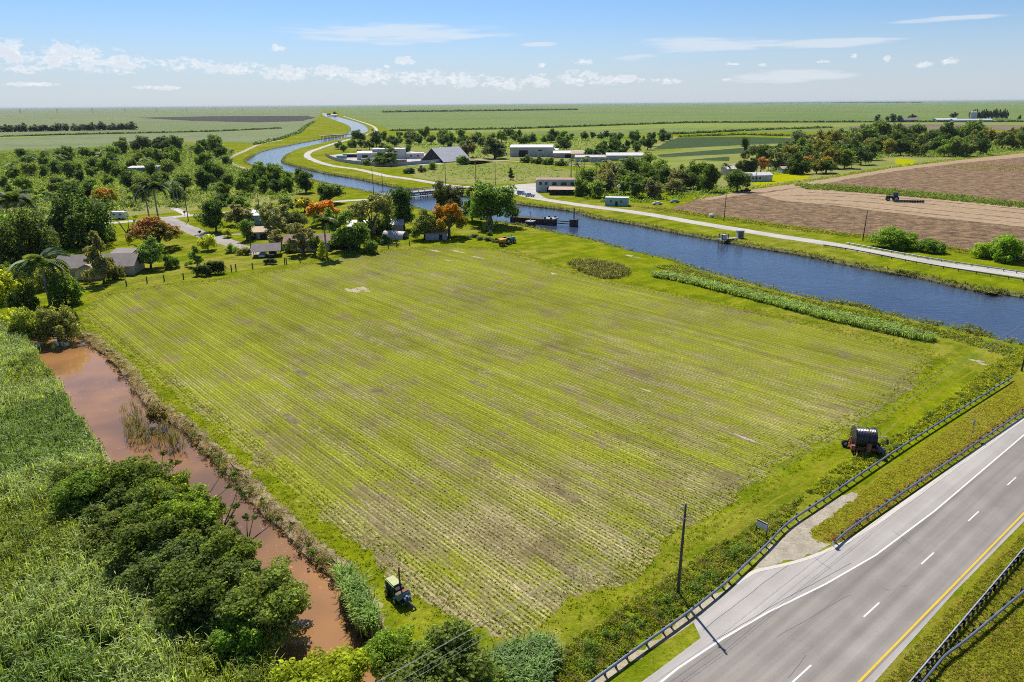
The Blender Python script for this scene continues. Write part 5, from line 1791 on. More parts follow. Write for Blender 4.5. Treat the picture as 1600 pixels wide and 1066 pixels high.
T((605, 259), 46, 28, 'round', (0.05, 0.08, 0.02), 'broad green tree in front of the walled yard', lod='near')
T((575, 258), 22, 12, 'bush', MID, 'small bush left of the broad tree at the yard wall', name='bush', cat='bush')
T((634, 243), 24, 16, 'round', DARK, 'dark tree behind the white yard buildings')
T((773, 248), 46, 32, 'round', (0.06, 0.075, 0.04), 'large grey green tree right of the grey barn', lod='near')
T((732, 246), 30, 26, 'round', (0.06, 0.06, 0.045), 'brownish grey tree right behind the grey barn')
T((723, 257), 24, 14, 'bush', MID, 'round bush at the right corner of the grey barn', name='bush', cat='bush')
T((640, 271), 22, 9, 'bush', DARK, 'left dark bush on the empty lot', name='bush', cat='bush')
T((660, 269), 14, 10, 'bush', DARK, 'middle dark bush on the empty lot', name='bush', cat='bush')
T((675, 265), 16, 14, 'bush', MID, 'right dark bush on the empty lot', name='bush', cat='bush')
T((798, 281), 14, 18, 'cone', DARK, 'dark cone shaped tree near the road junction')
T((881, 237), 24, 20, 'round', DARK, 'round dark tree behind the white warehouse')
for k, (x, y, w, h) in enumerate(((822, 254, 22, 12), (840, 256, 22, 12), (858, 257, 22, 11), (876, 259, 22, 11))):
    T((x, y), w, h, 'bush', (0.045, 0.075, 0.02), ['leftmost', 'second', 'third', 'rightmost'][k] + ' dark bush of the hedge in front of the white warehouse', name='bush', cat='bush', group='bushes before the warehouse')
for k, (x, y, h, w) in enumerate(((892, 284, 32, 22), (901, 286, 28, 20), (912, 284, 34, 22), (932, 283, 26, 20), (946, 283, 30, 22), (958, 284, 26, 20), (972, 286, 34, 20), (990, 280, 30, 24), (1001, 280, 26, 22), (1008, 282, 24, 20), (966, 290, 30, 18))):
    palm((x, y), h, w, ordinal(k + 1) + ' palm from the left in the cluster behind the ruined white building', group='palm cluster right of the junction', low=True, tint=(0.045, 0.07, 0.03), trunk_r=0.3)
palm((1419, 216), 10, 11, 'small palm standing above the tree belt', low=True, tint=DARK)
palm((363, 249), 12, 11, 'small lone palm by the canal bend track', low=True, tint=DARK)

# ------------------------------------------------------------------ belts of trees
def belt(px, n, w0, w1, tints, label, group, kinds=('round', 'tall', 'bush'), ratio=(0.75, 1.05), lod='mid', sep=0.55):
    P = pts_px(px, n * 30)
    got = []
    for p in P:
        w = rng.uniform(w0, w1)
        if all(abs(p[0] - q[0]) > sep * (w + q[2]) / 2 or abs(p[1] - q[1]) > sep * 0.38 * (w + q[2]) / 2 for q in got):
            got.append((p[0], p[1], w))
        if len(got) >= n:
            break
    got.sort()
    for i, (x, y, w) in enumerate(got):
        tn = random.choice(tints)
        kd = random.choice(kinds)
        lum = tn[1]
        tone = 'very dark' if lum < 0.056 else 'dark green' if lum < 0.076 else 'mid green' if lum < 0.1 else 'pale green'
        shp = {'round': 'round', 'tall': 'tall', 'bush': 'bushy'}[kd]
        T((x, y), w, w * rng.uniform(*ratio), kd, tn, f'{shp} {tone} tree, {ordinal(i + 1)} from the left {label}', group=group, lod=lod)


G1 = [DARK, DARK, MID, (0.04, 0.065, 0.02), (0.06, 0.08, 0.03)]
belt([(0, 255), (120, 242), (210, 238), (340, 236), (350, 252), (372, 266), (300, 275), (180, 280), (60, 285), (0, 290)], 40, 16, 30, G1, 'in the far half of the waste ground', 'trees in the far half of the waste ground')
belt([(0, 295), (80, 285), (200, 285), (330, 282), (400, 290), (400, 310), (330, 316), (200, 318), (60, 330), (0, 340)], 30, 20, 36, G1 + [PALE, (0.09, 0.12, 0.03)], 'in the near half of the waste ground', 'trees in the near half of the waste ground', ratio=(0.7, 0.95))
belt([(395, 275), (440, 280), (490, 296), (480, 304), (400, 305), (380, 290)], 12, 24, 36, [DARK, MID], 'in the clump by the canal bank', 'canal bank tree clump', ratio=(0.75, 1.0))
for k, (x, y) in enumerate(sorted([(50, 262), (75, 255), (96, 262), (130, 248), (150, 262), (170, 270), (185, 262), (160, 252), (230, 268), (300, 246), (330, 262), (20, 272), (340, 305)])):
    palm((x, y), rng.uniform(12, 18), rng.uniform(18, 24), ordinal(k + 1) + ' coconut palm from the left among the waste ground trees', group='palms in the waste ground', low=True, tint=(0.055, 0.075, 0.03))
belt([(510, 240), (548, 225), (600, 216), (640, 214), (760, 216), (860, 217), (870, 226), (800, 226), (730, 236), (660, 226), (600, 236), (540, 242)], 44, 13, 24, [DARK, MID, DARK, (0.05, 0.075, 0.03)], 'in the belt behind the walled yard', 'tree belt behind the walled yard', ratio=(0.7, 0.95))
belt([(912, 250), (935, 238), (990, 222), (1030, 212), (1052, 213), (1040, 222), (1010, 236), (960, 250)], 26, 12, 21, [DARK, (0.03, 0.055, 0.018)], 'in the diagonal belt by the crop plots', 'diagonal tree belt', ratio=(0.8, 1.05))
belt([(800, 222), (870, 216), (970, 214), (975, 217), (880, 222), (810, 227)], 16, 10, 17, [DARK, MID], 'in the belt above the white warehouse', 'tree belt above the warehouse', ratio=(0.7, 0.9), lod='far')
belt([(890, 305), (920, 288), (1000, 275), (1080, 282), (1100, 296), (1070, 303), (1000, 312), (970, 302), (930, 314)], 34, 24, 38, [MID, DARK, (0.065, 0.095, 0.03), (0.075, 0.11, 0.03), (0.08, 0.085, 0.05)], 'in the mass by the turquoise hut', 'tree mass beside the turquoise hut', ratio=(0.75, 1.0))
belt([(1225, 258), (1272, 235), (1300, 222), (1420, 219), (1600, 222), (1600, 236), (1500, 246), (1440, 246), (1390, 246), (1330, 262), (1270, 276), (1240, 276)], 66, 24, 40, G1 + [(0.075, 0.08, 0.025)], 'in the belt behind the ploughed field', 'tree belt behind the ploughed field', ratio=(0.7, 1.0))
for k, (x, y) in enumerate(sorted([(1275, 245), (1292, 250), (1308, 240), (1322, 252), (1340, 246), (1352, 256), (1365, 240), (1300, 262), (1330, 264), (1455, 236)])):
    palm((x, y), rng.uniform(12, 16), rng.uniform(16, 20), ordinal(k + 1) + ' palm from the left among the belt behind the ploughed field', group='palms in the belt behind the ploughed field', low=True, tint=(0.055, 0.07, 0.03))
for k, (x, y) in enumerate(((1375, 224), (1384, 222), (1436, 218), (1470, 217), (1500, 216), (1580, 213))):
    T((x, y), 8, 13, 'tall', DARK, ordinal(k + 1) + ' slim dark tree from the left rising above the far belt', group='slim trees above the belt', lod='far')
belt([(1180, 246), (1240, 234), (1262, 226), (1268, 236), (1230, 248), (1190, 256)], 12, 18, 28, [DARK, (0.045, 0.06, 0.035)], 'in the clump above the orange tree', 'clump above the orange tree', ratio=(0.7, 0.95))
# ------------------------------------------------------------------ buildings
def flat(name, col, rough=0.6, metal=0.0, var=0.12, ns=0.6, spec=0.3, dirt=None):
    simple(name, col, rough, metal, var, ns, spec, dirt)
    return name


flat('wall_white', (0.50, 0.50, 0.48), 0.8, dirt=(0.38, 0.36, 0.32))
flat('wall_cream', (0.46, 0.40, 0.30), 0.8, dirt=(0.3, 0.26, 0.2))
flat('wall_teal', (0.22, 0.42, 0.42), 0.8, dirt=(0.25, 0.3, 0.3))
flat('wall_blue', (0.28, 0.38, 0.50), 0.8)
flat('wall_grey', (0.36, 0.37, 0.40), 0.8, dirt=(0.22, 0.2, 0.2))
flat('roof_brown', (0.23, 0.20, 0.19), 0.9, dirt=(0.13, 0.11, 0.11))
flat('roof_tan', (0.42, 0.31, 0.22), 0.85, dirt=(0.25, 0.17, 0.12))
flat('roof_white', (0.54, 0.53, 0.52), 0.55, dirt=(0.38, 0.36, 0.33))
flat('roof_grey', (0.32, 0.33, 0.35), 0.55, 0.2, dirt=(0.22, 0.22, 0.23))
flat('roof_metal', (0.5, 0.5, 0.52), 0.5, 0.1, dirt=(0.38, 0.37, 0.38))
flat('roof_rust', (0.30, 0.20, 0.16), 0.9, dirt=(0.12, 0.09, 0.08))
flat('shade_and_black', (0.03, 0.03, 0.035), 0.9)  # near-black: painted shade of open porches, bays and gables; also dark paint and rubber
flat('dark_glass', (0.02, 0.025, 0.03), 0.15, 0, 0.1, 1, 0.6)
flat('trim_white', (0.6, 0.6, 0.58), 0.6)
flat('concrete', (0.38, 0.36, 0.33), 0.9, dirt=(0.2, 0.18, 0.16))
flat('tarp_white', (0.55, 0.52, 0.47), 0.6, dirt=(0.35, 0.31, 0.26))


def building(name, label, px, w, d_, h, rz, wall, roof, style='gable', rise=1.6, eave=0.5, wins=(), doors=(), cat='house', sides=(), ridge='x', group=None, open_front=None):
    """px = middle of the foot of the front wall; w, d_, h in metres; windows (x, z, w, h) on the front"""
    b_ = G(*px)
    ca, sa = math.cos(rz), math.sin(rz)
    c = b_ + np.array([-sa * d_ / 2, ca * d_ / 2, 0])
    t = thing(name, label, cat, c, rz, group)
    m_ = MB()
    hx, hy = w / 2, d_ / 2
    if style in ('gable',):
        m_.box((0, 0, h / 2), (w, d_, h))
        if ridge == 'x':
            for s in (-1, 1):
                m_.add([(s * hx, -hy, h), (s * hx, hy, h), (s * hx, 0, h + rise), (s * (hx - .12), -hy, h), (s * (hx - .12), hy, h), (s * (hx - .12), 0, h + rise)], [(0, 1, 2), (3, 4, 5), (0, 2, 5, 3), (1, 2, 5, 4), (0, 1, 4, 3)])
        else:
            for s in (-1, 1):
                m_.add([(-hx, s * hy, h), (hx, s * hy, h), (0, s * hy, h + rise), (-hx, s * (hy - .12), h), (hx, s * (hy - .12), h), (0, s * (hy - .12), h + rise)], [(0, 1, 2), (3, 4, 5), (0, 2, 5, 3), (1, 2, 5, 4), (0, 1, 4, 3)])
    else:
        m_.box((0, 0, h / 2), (w, d_, h))
    m_.build('wall', wall, t)
    r = MB()
    e = eave
    th = 0.16
    if style == 'gable':
        L, S = (hx + e, hy + e) if ridge == 'x' else (hy + e, hx + e)
        dz = rise * e / (hy if ridge == 'x' else hx)
        P = [(-L, -S, h - dz), (L, -S, h - dz), (L, 0, h + rise), (-L, 0, h + rise), (L, S, h - dz), (-L, S, h - dz)]
        P = [(x, y, z + 0.03) for x, y, z in P] + [(x, y, z + 0.03 + th) for x, y, z in P]
        if ridge == 'y':
            P = [(-y, x, z) for x, y, z in P]
        r.add(P, [(0, 3, 2, 1), (3, 5, 4, 2), (6, 7, 8, 9), (9, 8, 10, 11), (0, 1, 7, 6), (4, 5, 11, 10), (1, 2, 8, 7), (2, 4, 10, 8), (5, 3, 9, 11), (3, 0, 6, 9)])
    elif style == 'hip':
        L, S = hx + e, hy + e
        k = max(0.2, L - S)
        P = [(-L, -S, h), (L, -S, h), (L, S, h), (-L, S, h), (-k, 0, h + rise), (k, 0, h + rise)]
        P = [(x, y, z + 0.04) for x, y, z in P]
        r.add(P, [(0, 1, 5, 4), (1, 2, 5), (2, 3, 4, 5), (3, 0, 4), (3, 2, 1, 0)])
        r.box((0, 0, h + 0.0), (2 * L, 2 * S, 0.10))
    elif style == 'flat':
        r.box((0, 0, h + 0.1), (w + 2 * e, d_ + 2 * e, 0.2))
    elif style == 'shed':
        L, S = hx + e, hy + e
        P = [(-L, -S, h), (L, -S, h), (L, S, h + rise), (-L, S, h + rise)]
        P = [(x, y, z + .05) for x, y, z in P] + [(x, y, z + 0.2) for x, y, z in P]
        r.add(P, [(0, 3, 2, 1), (4, 5, 6, 7), (0, 1, 5, 4), (1, 2, 6, 5), (2, 3, 7, 6), (3, 0, 4, 7)])
    r.build('roof', roof, t)
    for (x, z, ww, wh) in wins:
        o_ = MB().box((x, -hy - 0.03, z), (ww, 0.08, wh)).build('window', 'dark_glass', t)
        m2 = MB()
        for sx in (-1, 1):
            m2.box((x + sx * ww / 2, -hy - 0.06, z), (0.1, 0.12, wh + 0.1))
        for sz in (-1, 1):
            m2.box((x, -hy - 0.062, z + sz * wh / 2), (ww + 0.096, 0.12, 0.1))
        f_ = m2.build('frame', 'trim_white', o_)
    for (x, ww, wh) in doors:
        MB().box((x, -hy - 0.03, wh / 2), (ww, 0.1, wh)).build('door', 'shade_and_black', t)  # also drawn for open bays, their inner shade put into the colour
    for (y, z, ww, wh, s) in sides:
        MB().box((s * (hx + 0.03), y, z), (0.08, ww, wh)).build('window', 'dark_glass', t)
    return t


B = building
# brown roofed house at the far left
B('brick_house', 'long low house with a brown gable roof behind the conifer', (150, 432), 20, 9, 2.9, math.radians(8), 'wall_cream', 'roof_brown', 'gable', 2.4, 0.8, wins=((-4, 1.6, 1.4, 1.2), (6.5, 1.6, 1.4, 1.2)), doors=((3.5, 1.0, 2.1),))
B('house_wing', 'small white gabled wing in front of the brown roofed house', (139, 437), 6.5, 6.0, 2.6, math.radians(8), 'wall_white', 'roof_tan', 'gable', 1.6, 0.5, wins=((-0.6, 1.4, 1.3, 1.2),), ridge='y')
B('garden_shed', 'grey flat roofed lean-to at the right end of the brown roofed house', (190, 411), 6, 6, 2.6, math.radians(8), 'wall_cream', 'roof_brown', 'shed', 0.6, 0.3)
B('turquoise_house', 'turquoise house with a bright white roof behind the olive tree', (412, 351), 17, 9, 3.6, math.radians(12), 'wall_teal', 'roof_white', 'shed', 1.3, 0.6, wins=((-4, 1.9, 1.5, 1.2), (-1, 1.9, 1.5, 1.2)))
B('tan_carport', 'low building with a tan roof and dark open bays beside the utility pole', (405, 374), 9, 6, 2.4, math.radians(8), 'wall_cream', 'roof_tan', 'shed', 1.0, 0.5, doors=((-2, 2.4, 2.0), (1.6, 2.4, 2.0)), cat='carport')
B('white_house', 'white house with a reddish brown roof behind the grey leaved tree', (480, 393), 14, 8, 2.8, math.radians(6), 'wall_white', 'roof_rust', 'gable', 2.0, 0.6, wins=((-5.5, 1.5, 1.3, 1.2), (-2.0, 1.5, 1.3, 1.2), (3, 1.5, 1.3, 1.2)), doors=((5.5, 1.0, 2.1),))
B('porch', 'dark open porch with a pale roof edge behind the single palm', (530, 389), 11, 5, 2.5, math.radians(4), 'shade_and_black', 'roof_tan', 'shed', 0.6, 0.4, cat='porch')
B('long_shed', 'long pale shed with a white roof behind the tall olive tree', (588, 365), 20, 7, 3.0, math.radians(10), 'wall_grey', 'roof_white', 'gable', 1.4, 0.4, wins=((-3, 1.7, 1.2, 1.0), (4, 1.7, 1.2, 1.0)), doors=((0.5, 1.2, 2.1),), cat='shed')
B('garden_shed', 'small grey shed with a rusty roof between the little tree and the flame tree', (682, 375), 7.5, 4.5, 2.3, math.radians(4), 'wall_grey', 'roof_rust', 'gable', 1.1, 0.3, doors=((1.5, 1.2, 1.9),), cat='shed')
# walled yard and barn
B('white_workshop', 'tall white flat roofed workshop in the walled yard', (608, 249), 28, 14, 8.5, math.radians(6), 'wall_white', 'roof_white', 'flat', 0, 0.3, doors=((-6, 6, 5.5),), wins=((6, 6.2, 3, 1.2),), cat='workshop')
B('white_workshop', 'lower long white workshop left of the tall one in the walled yard', (582, 250), 26, 12, 5.5, math.radians(6), 'wall_white', 'roof_grey', 'shed', 1.2, 0.3, doors=((-6, 5, 4), (4, 5, 4)), cat='workshop')
B('yard_office', 'small white office hut beside the grey barn', (648, 248), 16, 9, 4.4, math.radians(6), 'wall_white', 'roof_white', 'flat', 0, 0.3, wins=((-3, 2.4, 2, 1.4), (3, 2.4, 2, 1.4)), cat='office')
# steep barn
t = B('steep_barn', 'big steep roofed barn with grey metal roof and dark open gable', (676, 253.5), 27, 30, 1.0, math.radians(-42), 'shade_and_black', 'roof_metal', 'gable', 10.0, 0.8, cat='barn', ridge='y')
for k in range(6):
    MB().tube([(11.2, -13 + k * 5.2, 0), (11.2, -13 + k * 5.2, 1.2)], 0.3, 6).build('post', 'concrete', t)
# yard wall, panel by panel
wpts = gp([(509, 244), (516, 248), (528, 252), (548, 255.5), (575, 258.5), (600, 260), (628, 259), (660, 256.5), (692, 254), (712, 251)])
t = thing('yard_wall', 'pale concrete panel wall curving round the front of the yard', 'wall', (*wpts[0], 0))
W_ = spline(wpts, 8.0)
for a, c in zip(W_[:-1], W_[1:]):
    L = np.linalg.norm(c - a)
    MB().box((*((a + c) / 2 - wpts[0]), 1.3), (L - 0.25, 0.25, 2.6 + rng.uniform(-.15, .15)), math.atan2(*(c - a)[::-1])).build('panel', 'wall_grey', t)
    MB().box((*(a - wpts[0]), 1.45), (0.4, 0.4, 2.9)).build('post', 'concrete', t)
# things standing in the yard
for k, (x, y, l, h, m__, lb) in enumerate(((555, 246, 22, 2.6, 'shade_and_black', 'long dark stack of pallets in the middle of the yard'), (583, 252, 20, 2.4, 'wall_grey', 'grey flatbed trailer body in the yard'), (534, 248, 9, 2.5, 'wall_teal', 'teal shipping container near the curved wall'),
                                        (628, 254, 8, 2.4, 'roof_rust', 'rust coloured container behind the broad yard tree'), (562, 243, 4, 5, 'shade_and_black', 'dark upright tank in the yard'), (600, 256, 10, 2.0, 'wall_blue', 'blue low container near the yard wall'), (664, 250, 7, 2.4, 'wall_cream', 'cream container beside the steep barn'))):
    t = thing('container' if k not in (0, 4) else ('pallet_stack' if k == 0 else 'tank'), lb, ('container' if k not in (0, 4) else 'stack' if k == 0 else 'tank'), G(x, y), math.radians(rng.uniform(-8, 12)))
    m_ = MB()
    m_.box((0, 0, h / 2), (l, 2.6, h))
    for q in np.arange(-l / 2 + .5, l / 2, 1.0):
        m_.box((q, -1.34, h / 2), (0.25, 0.1, h - .3))
    m_.build('body', m__, t)
    MB().box((0, 0, h + .06), (l + .1, 2.7, .12)).build('lid', 'roof_white' if k % 2 else m__, t)
# warehouse and roofs right of it
B('white_warehouse', 'white warehouse with a broad flat white roof and a dark loading door', (830, 245), 38, 26, 8.0, math.radians(-6), 'wall_white', 'roof_white', 'gable', 1.6, 0.4, doors=((-7, 8, 5.5),), wins=((8, 5.5, 4, 1.2),), cat='warehouse')
B('warehouse_annex', 'small annex with dark openings at the right end of the warehouse', (858, 243), 16, 12, 4.5, math.radians(-6), 'wall_cream', 'roof_white', 'shed', 0.8, 0.3, doors=((-3, 4, 3.4), (3, 4, 3.4)), cat='annex')
B('packing_shed', 'left low shed with a pale pink white roof above the palm cluster', (888, 247), 26, 14, 4.0, math.radians(-5), 'wall_cream', 'roof_white', 'gable', 1.6, 0.4, doors=((0, 6, 3),), cat='shed')
B('packing_shed', 'middle low shed with a cream roof above the palm cluster', (916, 248), 26, 14, 4.0, math.radians(-5), 'wall_cream', 'roof_tan', 'gable', 1.6, 0.4, doors=((2, 5, 3),), cat='shed')
B('packing_shed', 'front grey blue roofed shed above the palm cluster', (922, 253), 24, 10, 3.6, math.radians(-5), 'wall_white', 'roof_grey', 'gable', 1.4, 0.4, doors=((-4, 4, 2.8),), cat='shed')
B('packing_shed', 'right shed with the brightest white roof beside the tall grass field', (976, 251), 30, 12, 4.0, math.radians(-5), 'wall_white', 'roof_white', 'gable', 1.8, 0.4, doors=((3, 5, 3),), cat='shed')
# ruined building by the junction
B('ruined_building', 'ruined two storey white building with a broken roof by the junction', (872, 300), 24, 12, 6.2, math.radians(-6), 'wall_white', 'roof_rust', 'flat', 0, -0.3, wins=((-9.5, 4.4, 1.6, 1.6), (-6.5, 4.4, 1.6, 1.6), (-2.0, 4.3, 2.4, 1.8), (3, 4.3, 3, 1.8), (8, 4.3, 3, 1.8)), doors=((-5, 2.0, 2.3), (6, 6, 2.6)), cat='building')
B('ruined_annex', 'low annex with a pale sagging roof before the ruined building', (884, 305), 17, 6, 2.6, math.radians(-8), 'shade_and_black', 'roof_tan', 'shed', 0.8, 0.6, cat='annex')
B('turquoise_hut', 'small turquoise and white block hut beside the pale road', (963, 322), 10.5, 4.5, 3.6, math.radians(-14), 'wall_teal', 'roof_white', 'flat', 0, 0.15, wins=((-2.6, 2.0, 1.1, 1.3), (2.2, 2.0, 1.3, 1.3)), doors=((0, 1.1, 2.1),), cat='hut')
t = thing('white_mast', 'short white mast with a lamp head behind the turquoise hut', 'mast', G(966, 318))
MB().tube([(0, 0, 0), (0, 0, 8)], 0.16, 6).build('shaft', 'trim_white', t)
MB().tube([(0, 0, 7.4), (0, 0, 8.0), (0, 0, 8.7)], [0.5, 0.95, 0.5], 8).build('lamp_head', 'trim_white', t)
B('long_white_house', 'long white house with a low white roof beside the yellow lawn', (1181, 284), 21, 9, 3.6, math.radians(10), 'wall_white', 'roof_white', 'gable', 1.3, 0.5, wins=((-2, 2.0, 1.4, 1.2), (0.2, 2.0, 1.4, 1.2), (2.4, 2.0, 1.4, 1.2)), sides=((0, 2.0, 1.6, 1.2, 1),))
B('cream_house', 'pale cream house with a light roof behind the long white house', (1155, 275), 17, 9, 4.4, math.radians(10), 'wall_cream', 'roof_white', 'gable', 1.5, 0.5, wins=((0, 2.4, 1.4, 1.2),))
B('cottage', 'little white cottage with a pyramid roof among the trees', (1095, 279), 9, 9, 3.8, 0.2, 'wall_white', 'roof_white', 'hip', 3.6, 0.4, wins=((0, 2.0, 1.3, 1.3),))
B('blue_shed', 'dark open fronted shed with a pale blue roof behind the yellow lawn', (1231, 266), 13, 8, 3.6, math.radians(3), 'shade_and_black', 'roof_white', 'shed', 0.8, 0.4, cat='shed')
B('blue_house', 'low blue grey house with a tan roof at the back of the yellow lawn', (1238, 271), 14, 7, 3.0, math.radians(3), 'wall_blue', 'roof_tan', 'gable', 1.2, 0.4, wins=((-3, 1.6, 1.4, 1.1), (3, 1.6, 1.4, 1.1)))
B('hidden_shed', 'pale flat roof showing in the waste ground below the yellow lawn strip', (222, 268), 20, 8, 2.6, math.radians(3), 'wall_blue', 'roof_white', 'shed', 0.6, 0.4, cat='shed')
B('hidden_shed', 'tiny white roofed shed beyond the waste ground lawn', (257, 247), 7, 5, 2.6, 0.1, 'wall_white', 'roof_white', 'gable', 1.2, 0.3, cat='shed')
# far farm
B('farm_shed', 'left far white farm shed with a gleaming roof', (1480, 190), 46, 18, 4, math.radians(-2), 'wall_blue', 'roof_white', 'gable', 2.5, 1, cat='shed')
B('farm_shed', 'long far white farm shed in front of the silos', (1520, 191), 80, 18, 4, math.radians(-2), 'wall_blue', 'roof_metal', 'gable', 2.5, 1, cat='shed')
B('farm_house', 'small far farmhouse left of the white farm sheds', (1423, 191), 30, 16, 5, 0, 'wall_white', 'roof_brown', 'gable', 4, 1)
B('farm_house', 'tiny far white farmhouse between the dark oval trees', (1412, 191), 18, 12, 5, 0, 'wall_white', 'roof_white', 'gable', 3, 1)
for k in range(3):
    t = thing('silo', ['left', 'middle', 'right'][k] + ' one of the three pale far silos', 'silo', G(1517 + k * 3, 187.5), 0, 'far silos')
    MB().tube([(0, 0, 0), (0, 0, 17)], 3.2, 10).build('drum', 'roof_white', t)
    MB().tube([(0, 0, 17), (0, 0, 20)], [3.5, 0.4], 10).build('cone_roof', 'roof_grey', t)
B('canal_hut', 'tiny white hut on the far canal bank near the horizon', (522, 182), 26, 10, 5, 0, 'wall_white', 'roof_white', 'gable', 2, .5, cat='hut')

# open carport
t = thing('open_carport', 'open sided timber carport with a weathered brown gable roof', 'carport', G(417, 402), math.radians(14))
t.scale = (0.82, 0.82, 0.82)
for x in (-4.6, -1.5, 1.5, 4.6):
    for y in (0, 7):
        MB().box((x, y, 1.35), (0.22, 0.22, 2.7)).build('post', 'post_wood', t)
P = [(-5.4, -.8, 2.3), (5.4, -.8, 2.3), (5.4, 3.5, 4.6), (-5.4, 3.5, 4.6), (5.4, 7.8, 2.3), (-5.4, 7.8, 2.3)]
P = P + [(x, y, z + .15) for x, y, z in P]
MB().add(P, [(0, 3, 2, 1), (3, 5, 4, 2), (6, 7, 8, 9), (9, 8, 10, 11), (0, 1, 7, 6), (4, 5, 11, 10), (1, 2, 8, 7), (2, 4, 10, 8), (5, 3, 9, 11), (3, 0, 6, 9)]).build('roof', 'roof_brown', t)
# arched tunnel
t = thing('arched_tunnel', 'white arched tarp tunnel on the lawn by the dark tree', 'tunnel', G(618, 372), math.radians(-22))
m_ = MB()
n = 10
for i in range(n + 1):
    a = PI * i / n
    m_.v += [(-4.2, -math.cos(a) * 2.3, math.sin(a) * 2.5), (4.2, -math.cos(a) * 2.3, math.sin(a) * 2.5), (-4.2, -math.cos(a) * 2.2, math.sin(a) * 2.4), (4.2, -math.cos(a) * 2.2, math.sin(a) * 2.4)]
for i in range(n):
    a, c = 4 * i, 4 * (i + 1)
    m_.f += [(a, a + 1, c + 1, c), (a + 2, c + 2, c + 3, a + 3), (a, c, c + 2, a + 2), (a + 1, a + 3, c + 3, c + 1)]
    m_.m += [0] * 4
m_.build('cover', 'tarp_white', t)
for x in (-4.1, -1.4, 1.4, 4.1):
    MB().tube([(x, -math.cos(PI * i / n) * 2.18, math.sin(PI * i / n) * 2.38) for i in range(n + 1)], 0.05, 4).build('hoop', 'galvanised', t)
# trailer
t = thing('travel_trailer', 'white box trailer parked beside the lane near the two palms', 'trailer', G(187, 342), math.radians(-6))
MB().box((0, 0, 1.75), (6.4, 2.5, 2.4)).box((0, 0, 3.0), (5.6, 2.2, 0.18)).build('body', 'steel_white', t)
for x in (-1.4, 1.4):
    MB().box((x, -1.27, 2.0), (1.2, 0.06, 0.7)).build('window', 'dark_glass', t)
for x in (-.6, .6):
    for y in (-1.15, 1.15):
        MB().tube([(x, y - .1, .38), (x, y + .1, .38)], .38, 10).build('wheel', 'shade_and_black', t)
MB().tube([(-3.2, 0, .6), (-4.6, 0, .5)], .08, 5).build('drawbar', 'galvanised_dull', t)

# ------------------------------------------------------------------ bridge, dock, landings
flat('pile_wood', (0.075, 0.06, 0.05), 0.9, 0, 0.3, 1.0)
flat('deck_grey', (0.30, 0.29, 0.27), 0.9, dirt=(0.2, 0.19, 0.18))


def bridge(label, a, c, width, deck, nb, rail=True):
    A, C = np.array(a), np.array(c)
    mid_ = (A + C) / 2
    L = np.linalg.norm(C - A)
    t = thing('canal_bridge', label, 'bridge', (*mid_, 0), math.atan2(*(C - A)[::-1]))
    MB().box((0, 0, deck - .3), (L, width, 0.6)).build('deck', 'deck_grey', t)
    for s in (-1, 1):
        if rail:
            m_ = MB().box((0, s * (width / 2 - .15), deck + .95), (L, 0.2, 0.25))
            m_.build('parapet', 'deck_grey', t)
            for k in range(int(L / 3.5)):
                MB().box((-L / 2 + 1.5 + k * 3.5, s * (width / 2 - .15), deck + .42), (0.3, 0.18, 0.84)).build('baluster', 'deck_grey', t)
        MB().box((0, s * (width / 2 + .02), deck - .35), (L - .05, 0.3, 0.8)).build('girder', 'galvanised_dull', t)
    for k in range(nb):
        x = -L / 2 + L * (k + 1) / (nb + 1)
        MB().box((x, 0, deck - .85), (0.7, width, 0.5)).build('cap_beam', 'concrete', t)
        for y in np.linspace(-width / 2 + .5, width / 2 - .5, 4):
            MB().tube([(x, y, -3), (x, y, deck - .6)], 0.28, 7).build('pile', 'concrete', t)
    return t


bridge('concrete road bridge on rows of piles across the canal behind the trees', G(598, 309)[:2], G(722, 297)[:2], 8.0, 1.7, 5)
bridge('dark low bridge across the far canal bend', G(500, 217.5)[:2], G(544, 214.5)[:2], 9.0, 4.5, 7, False)
# timber dock with dolphins
t = thing('timber_dock', 'dark timber dock with piled fenders and a ladder pole in the canal', 'dock', G(808, 349, WATER_Z), math.radians(-28))
k = mpp(830, 350)
m_ = MB()
for i in range(9):
    MB().box((-3 + i * 2.1, 4.0 - abs(rng.normal(0, .05)), 1.0), (1.95, 5.0, 2.2)).build('crib', 'pile_wood', t)
for x in (11.5, 14.2):
    for y in (2.0, 6.0):
        MB().tube([(x, y, -2), (x, y, 3.0)], .45, 7).build('pile', 'pile_wood', t)
MB().box((13, 4, 2.2), (5, 5, .5)).build('platform', 'deck_grey', t)
for z in (0.6, 1.5):
    MB().box((19, 4, z), (7, .35, .35)).build('wale', 'pile_wood', t)
MB().box((23.2, 4, 0.9), (2.6, 2.8, 3.4)).build('dolphin', 'pile_wood', t)
MB().tube([(23.2, 4, 2.4), (23.2, 4, 7.2)], .22, 6).build('mast', 'pile_wood', t)
MB().box((8, -4.0, 0.6), (3.0, 3.2, 2.6)).build('dolphin', 'pile_wood', t)
MB().box((8, -4.0, 2.0), (3.2, 3.4, .25)).build('cap', 'wall_grey', t)
MB().tube([(8, -4, 2), (8, -4, 6)], .2, 6).build('mast', 'trim_white', t)
t = thing('small_landing', 'small grey landing stage on posts at the far canal bank', 'landing', G(1128, 381, WATER_Z), math.radians(20))
for x in (0, 2.4):
    for y in (0, 1.8):
        MB().tube([(x, y, -1.5), (x, y, 3.2)], .14, 6).build('post', 'galvanised_dull', t)
MB().box((3.0, 1.0, 1.4), (7.5, 2.0, .2)).build('deck', 'deck_grey', t)
for y in (-.1, 1.9):
    MB().box((1.2, y, 3.0), (3.0, .1, .12)).build('handrail', 'galvanised_dull', t)
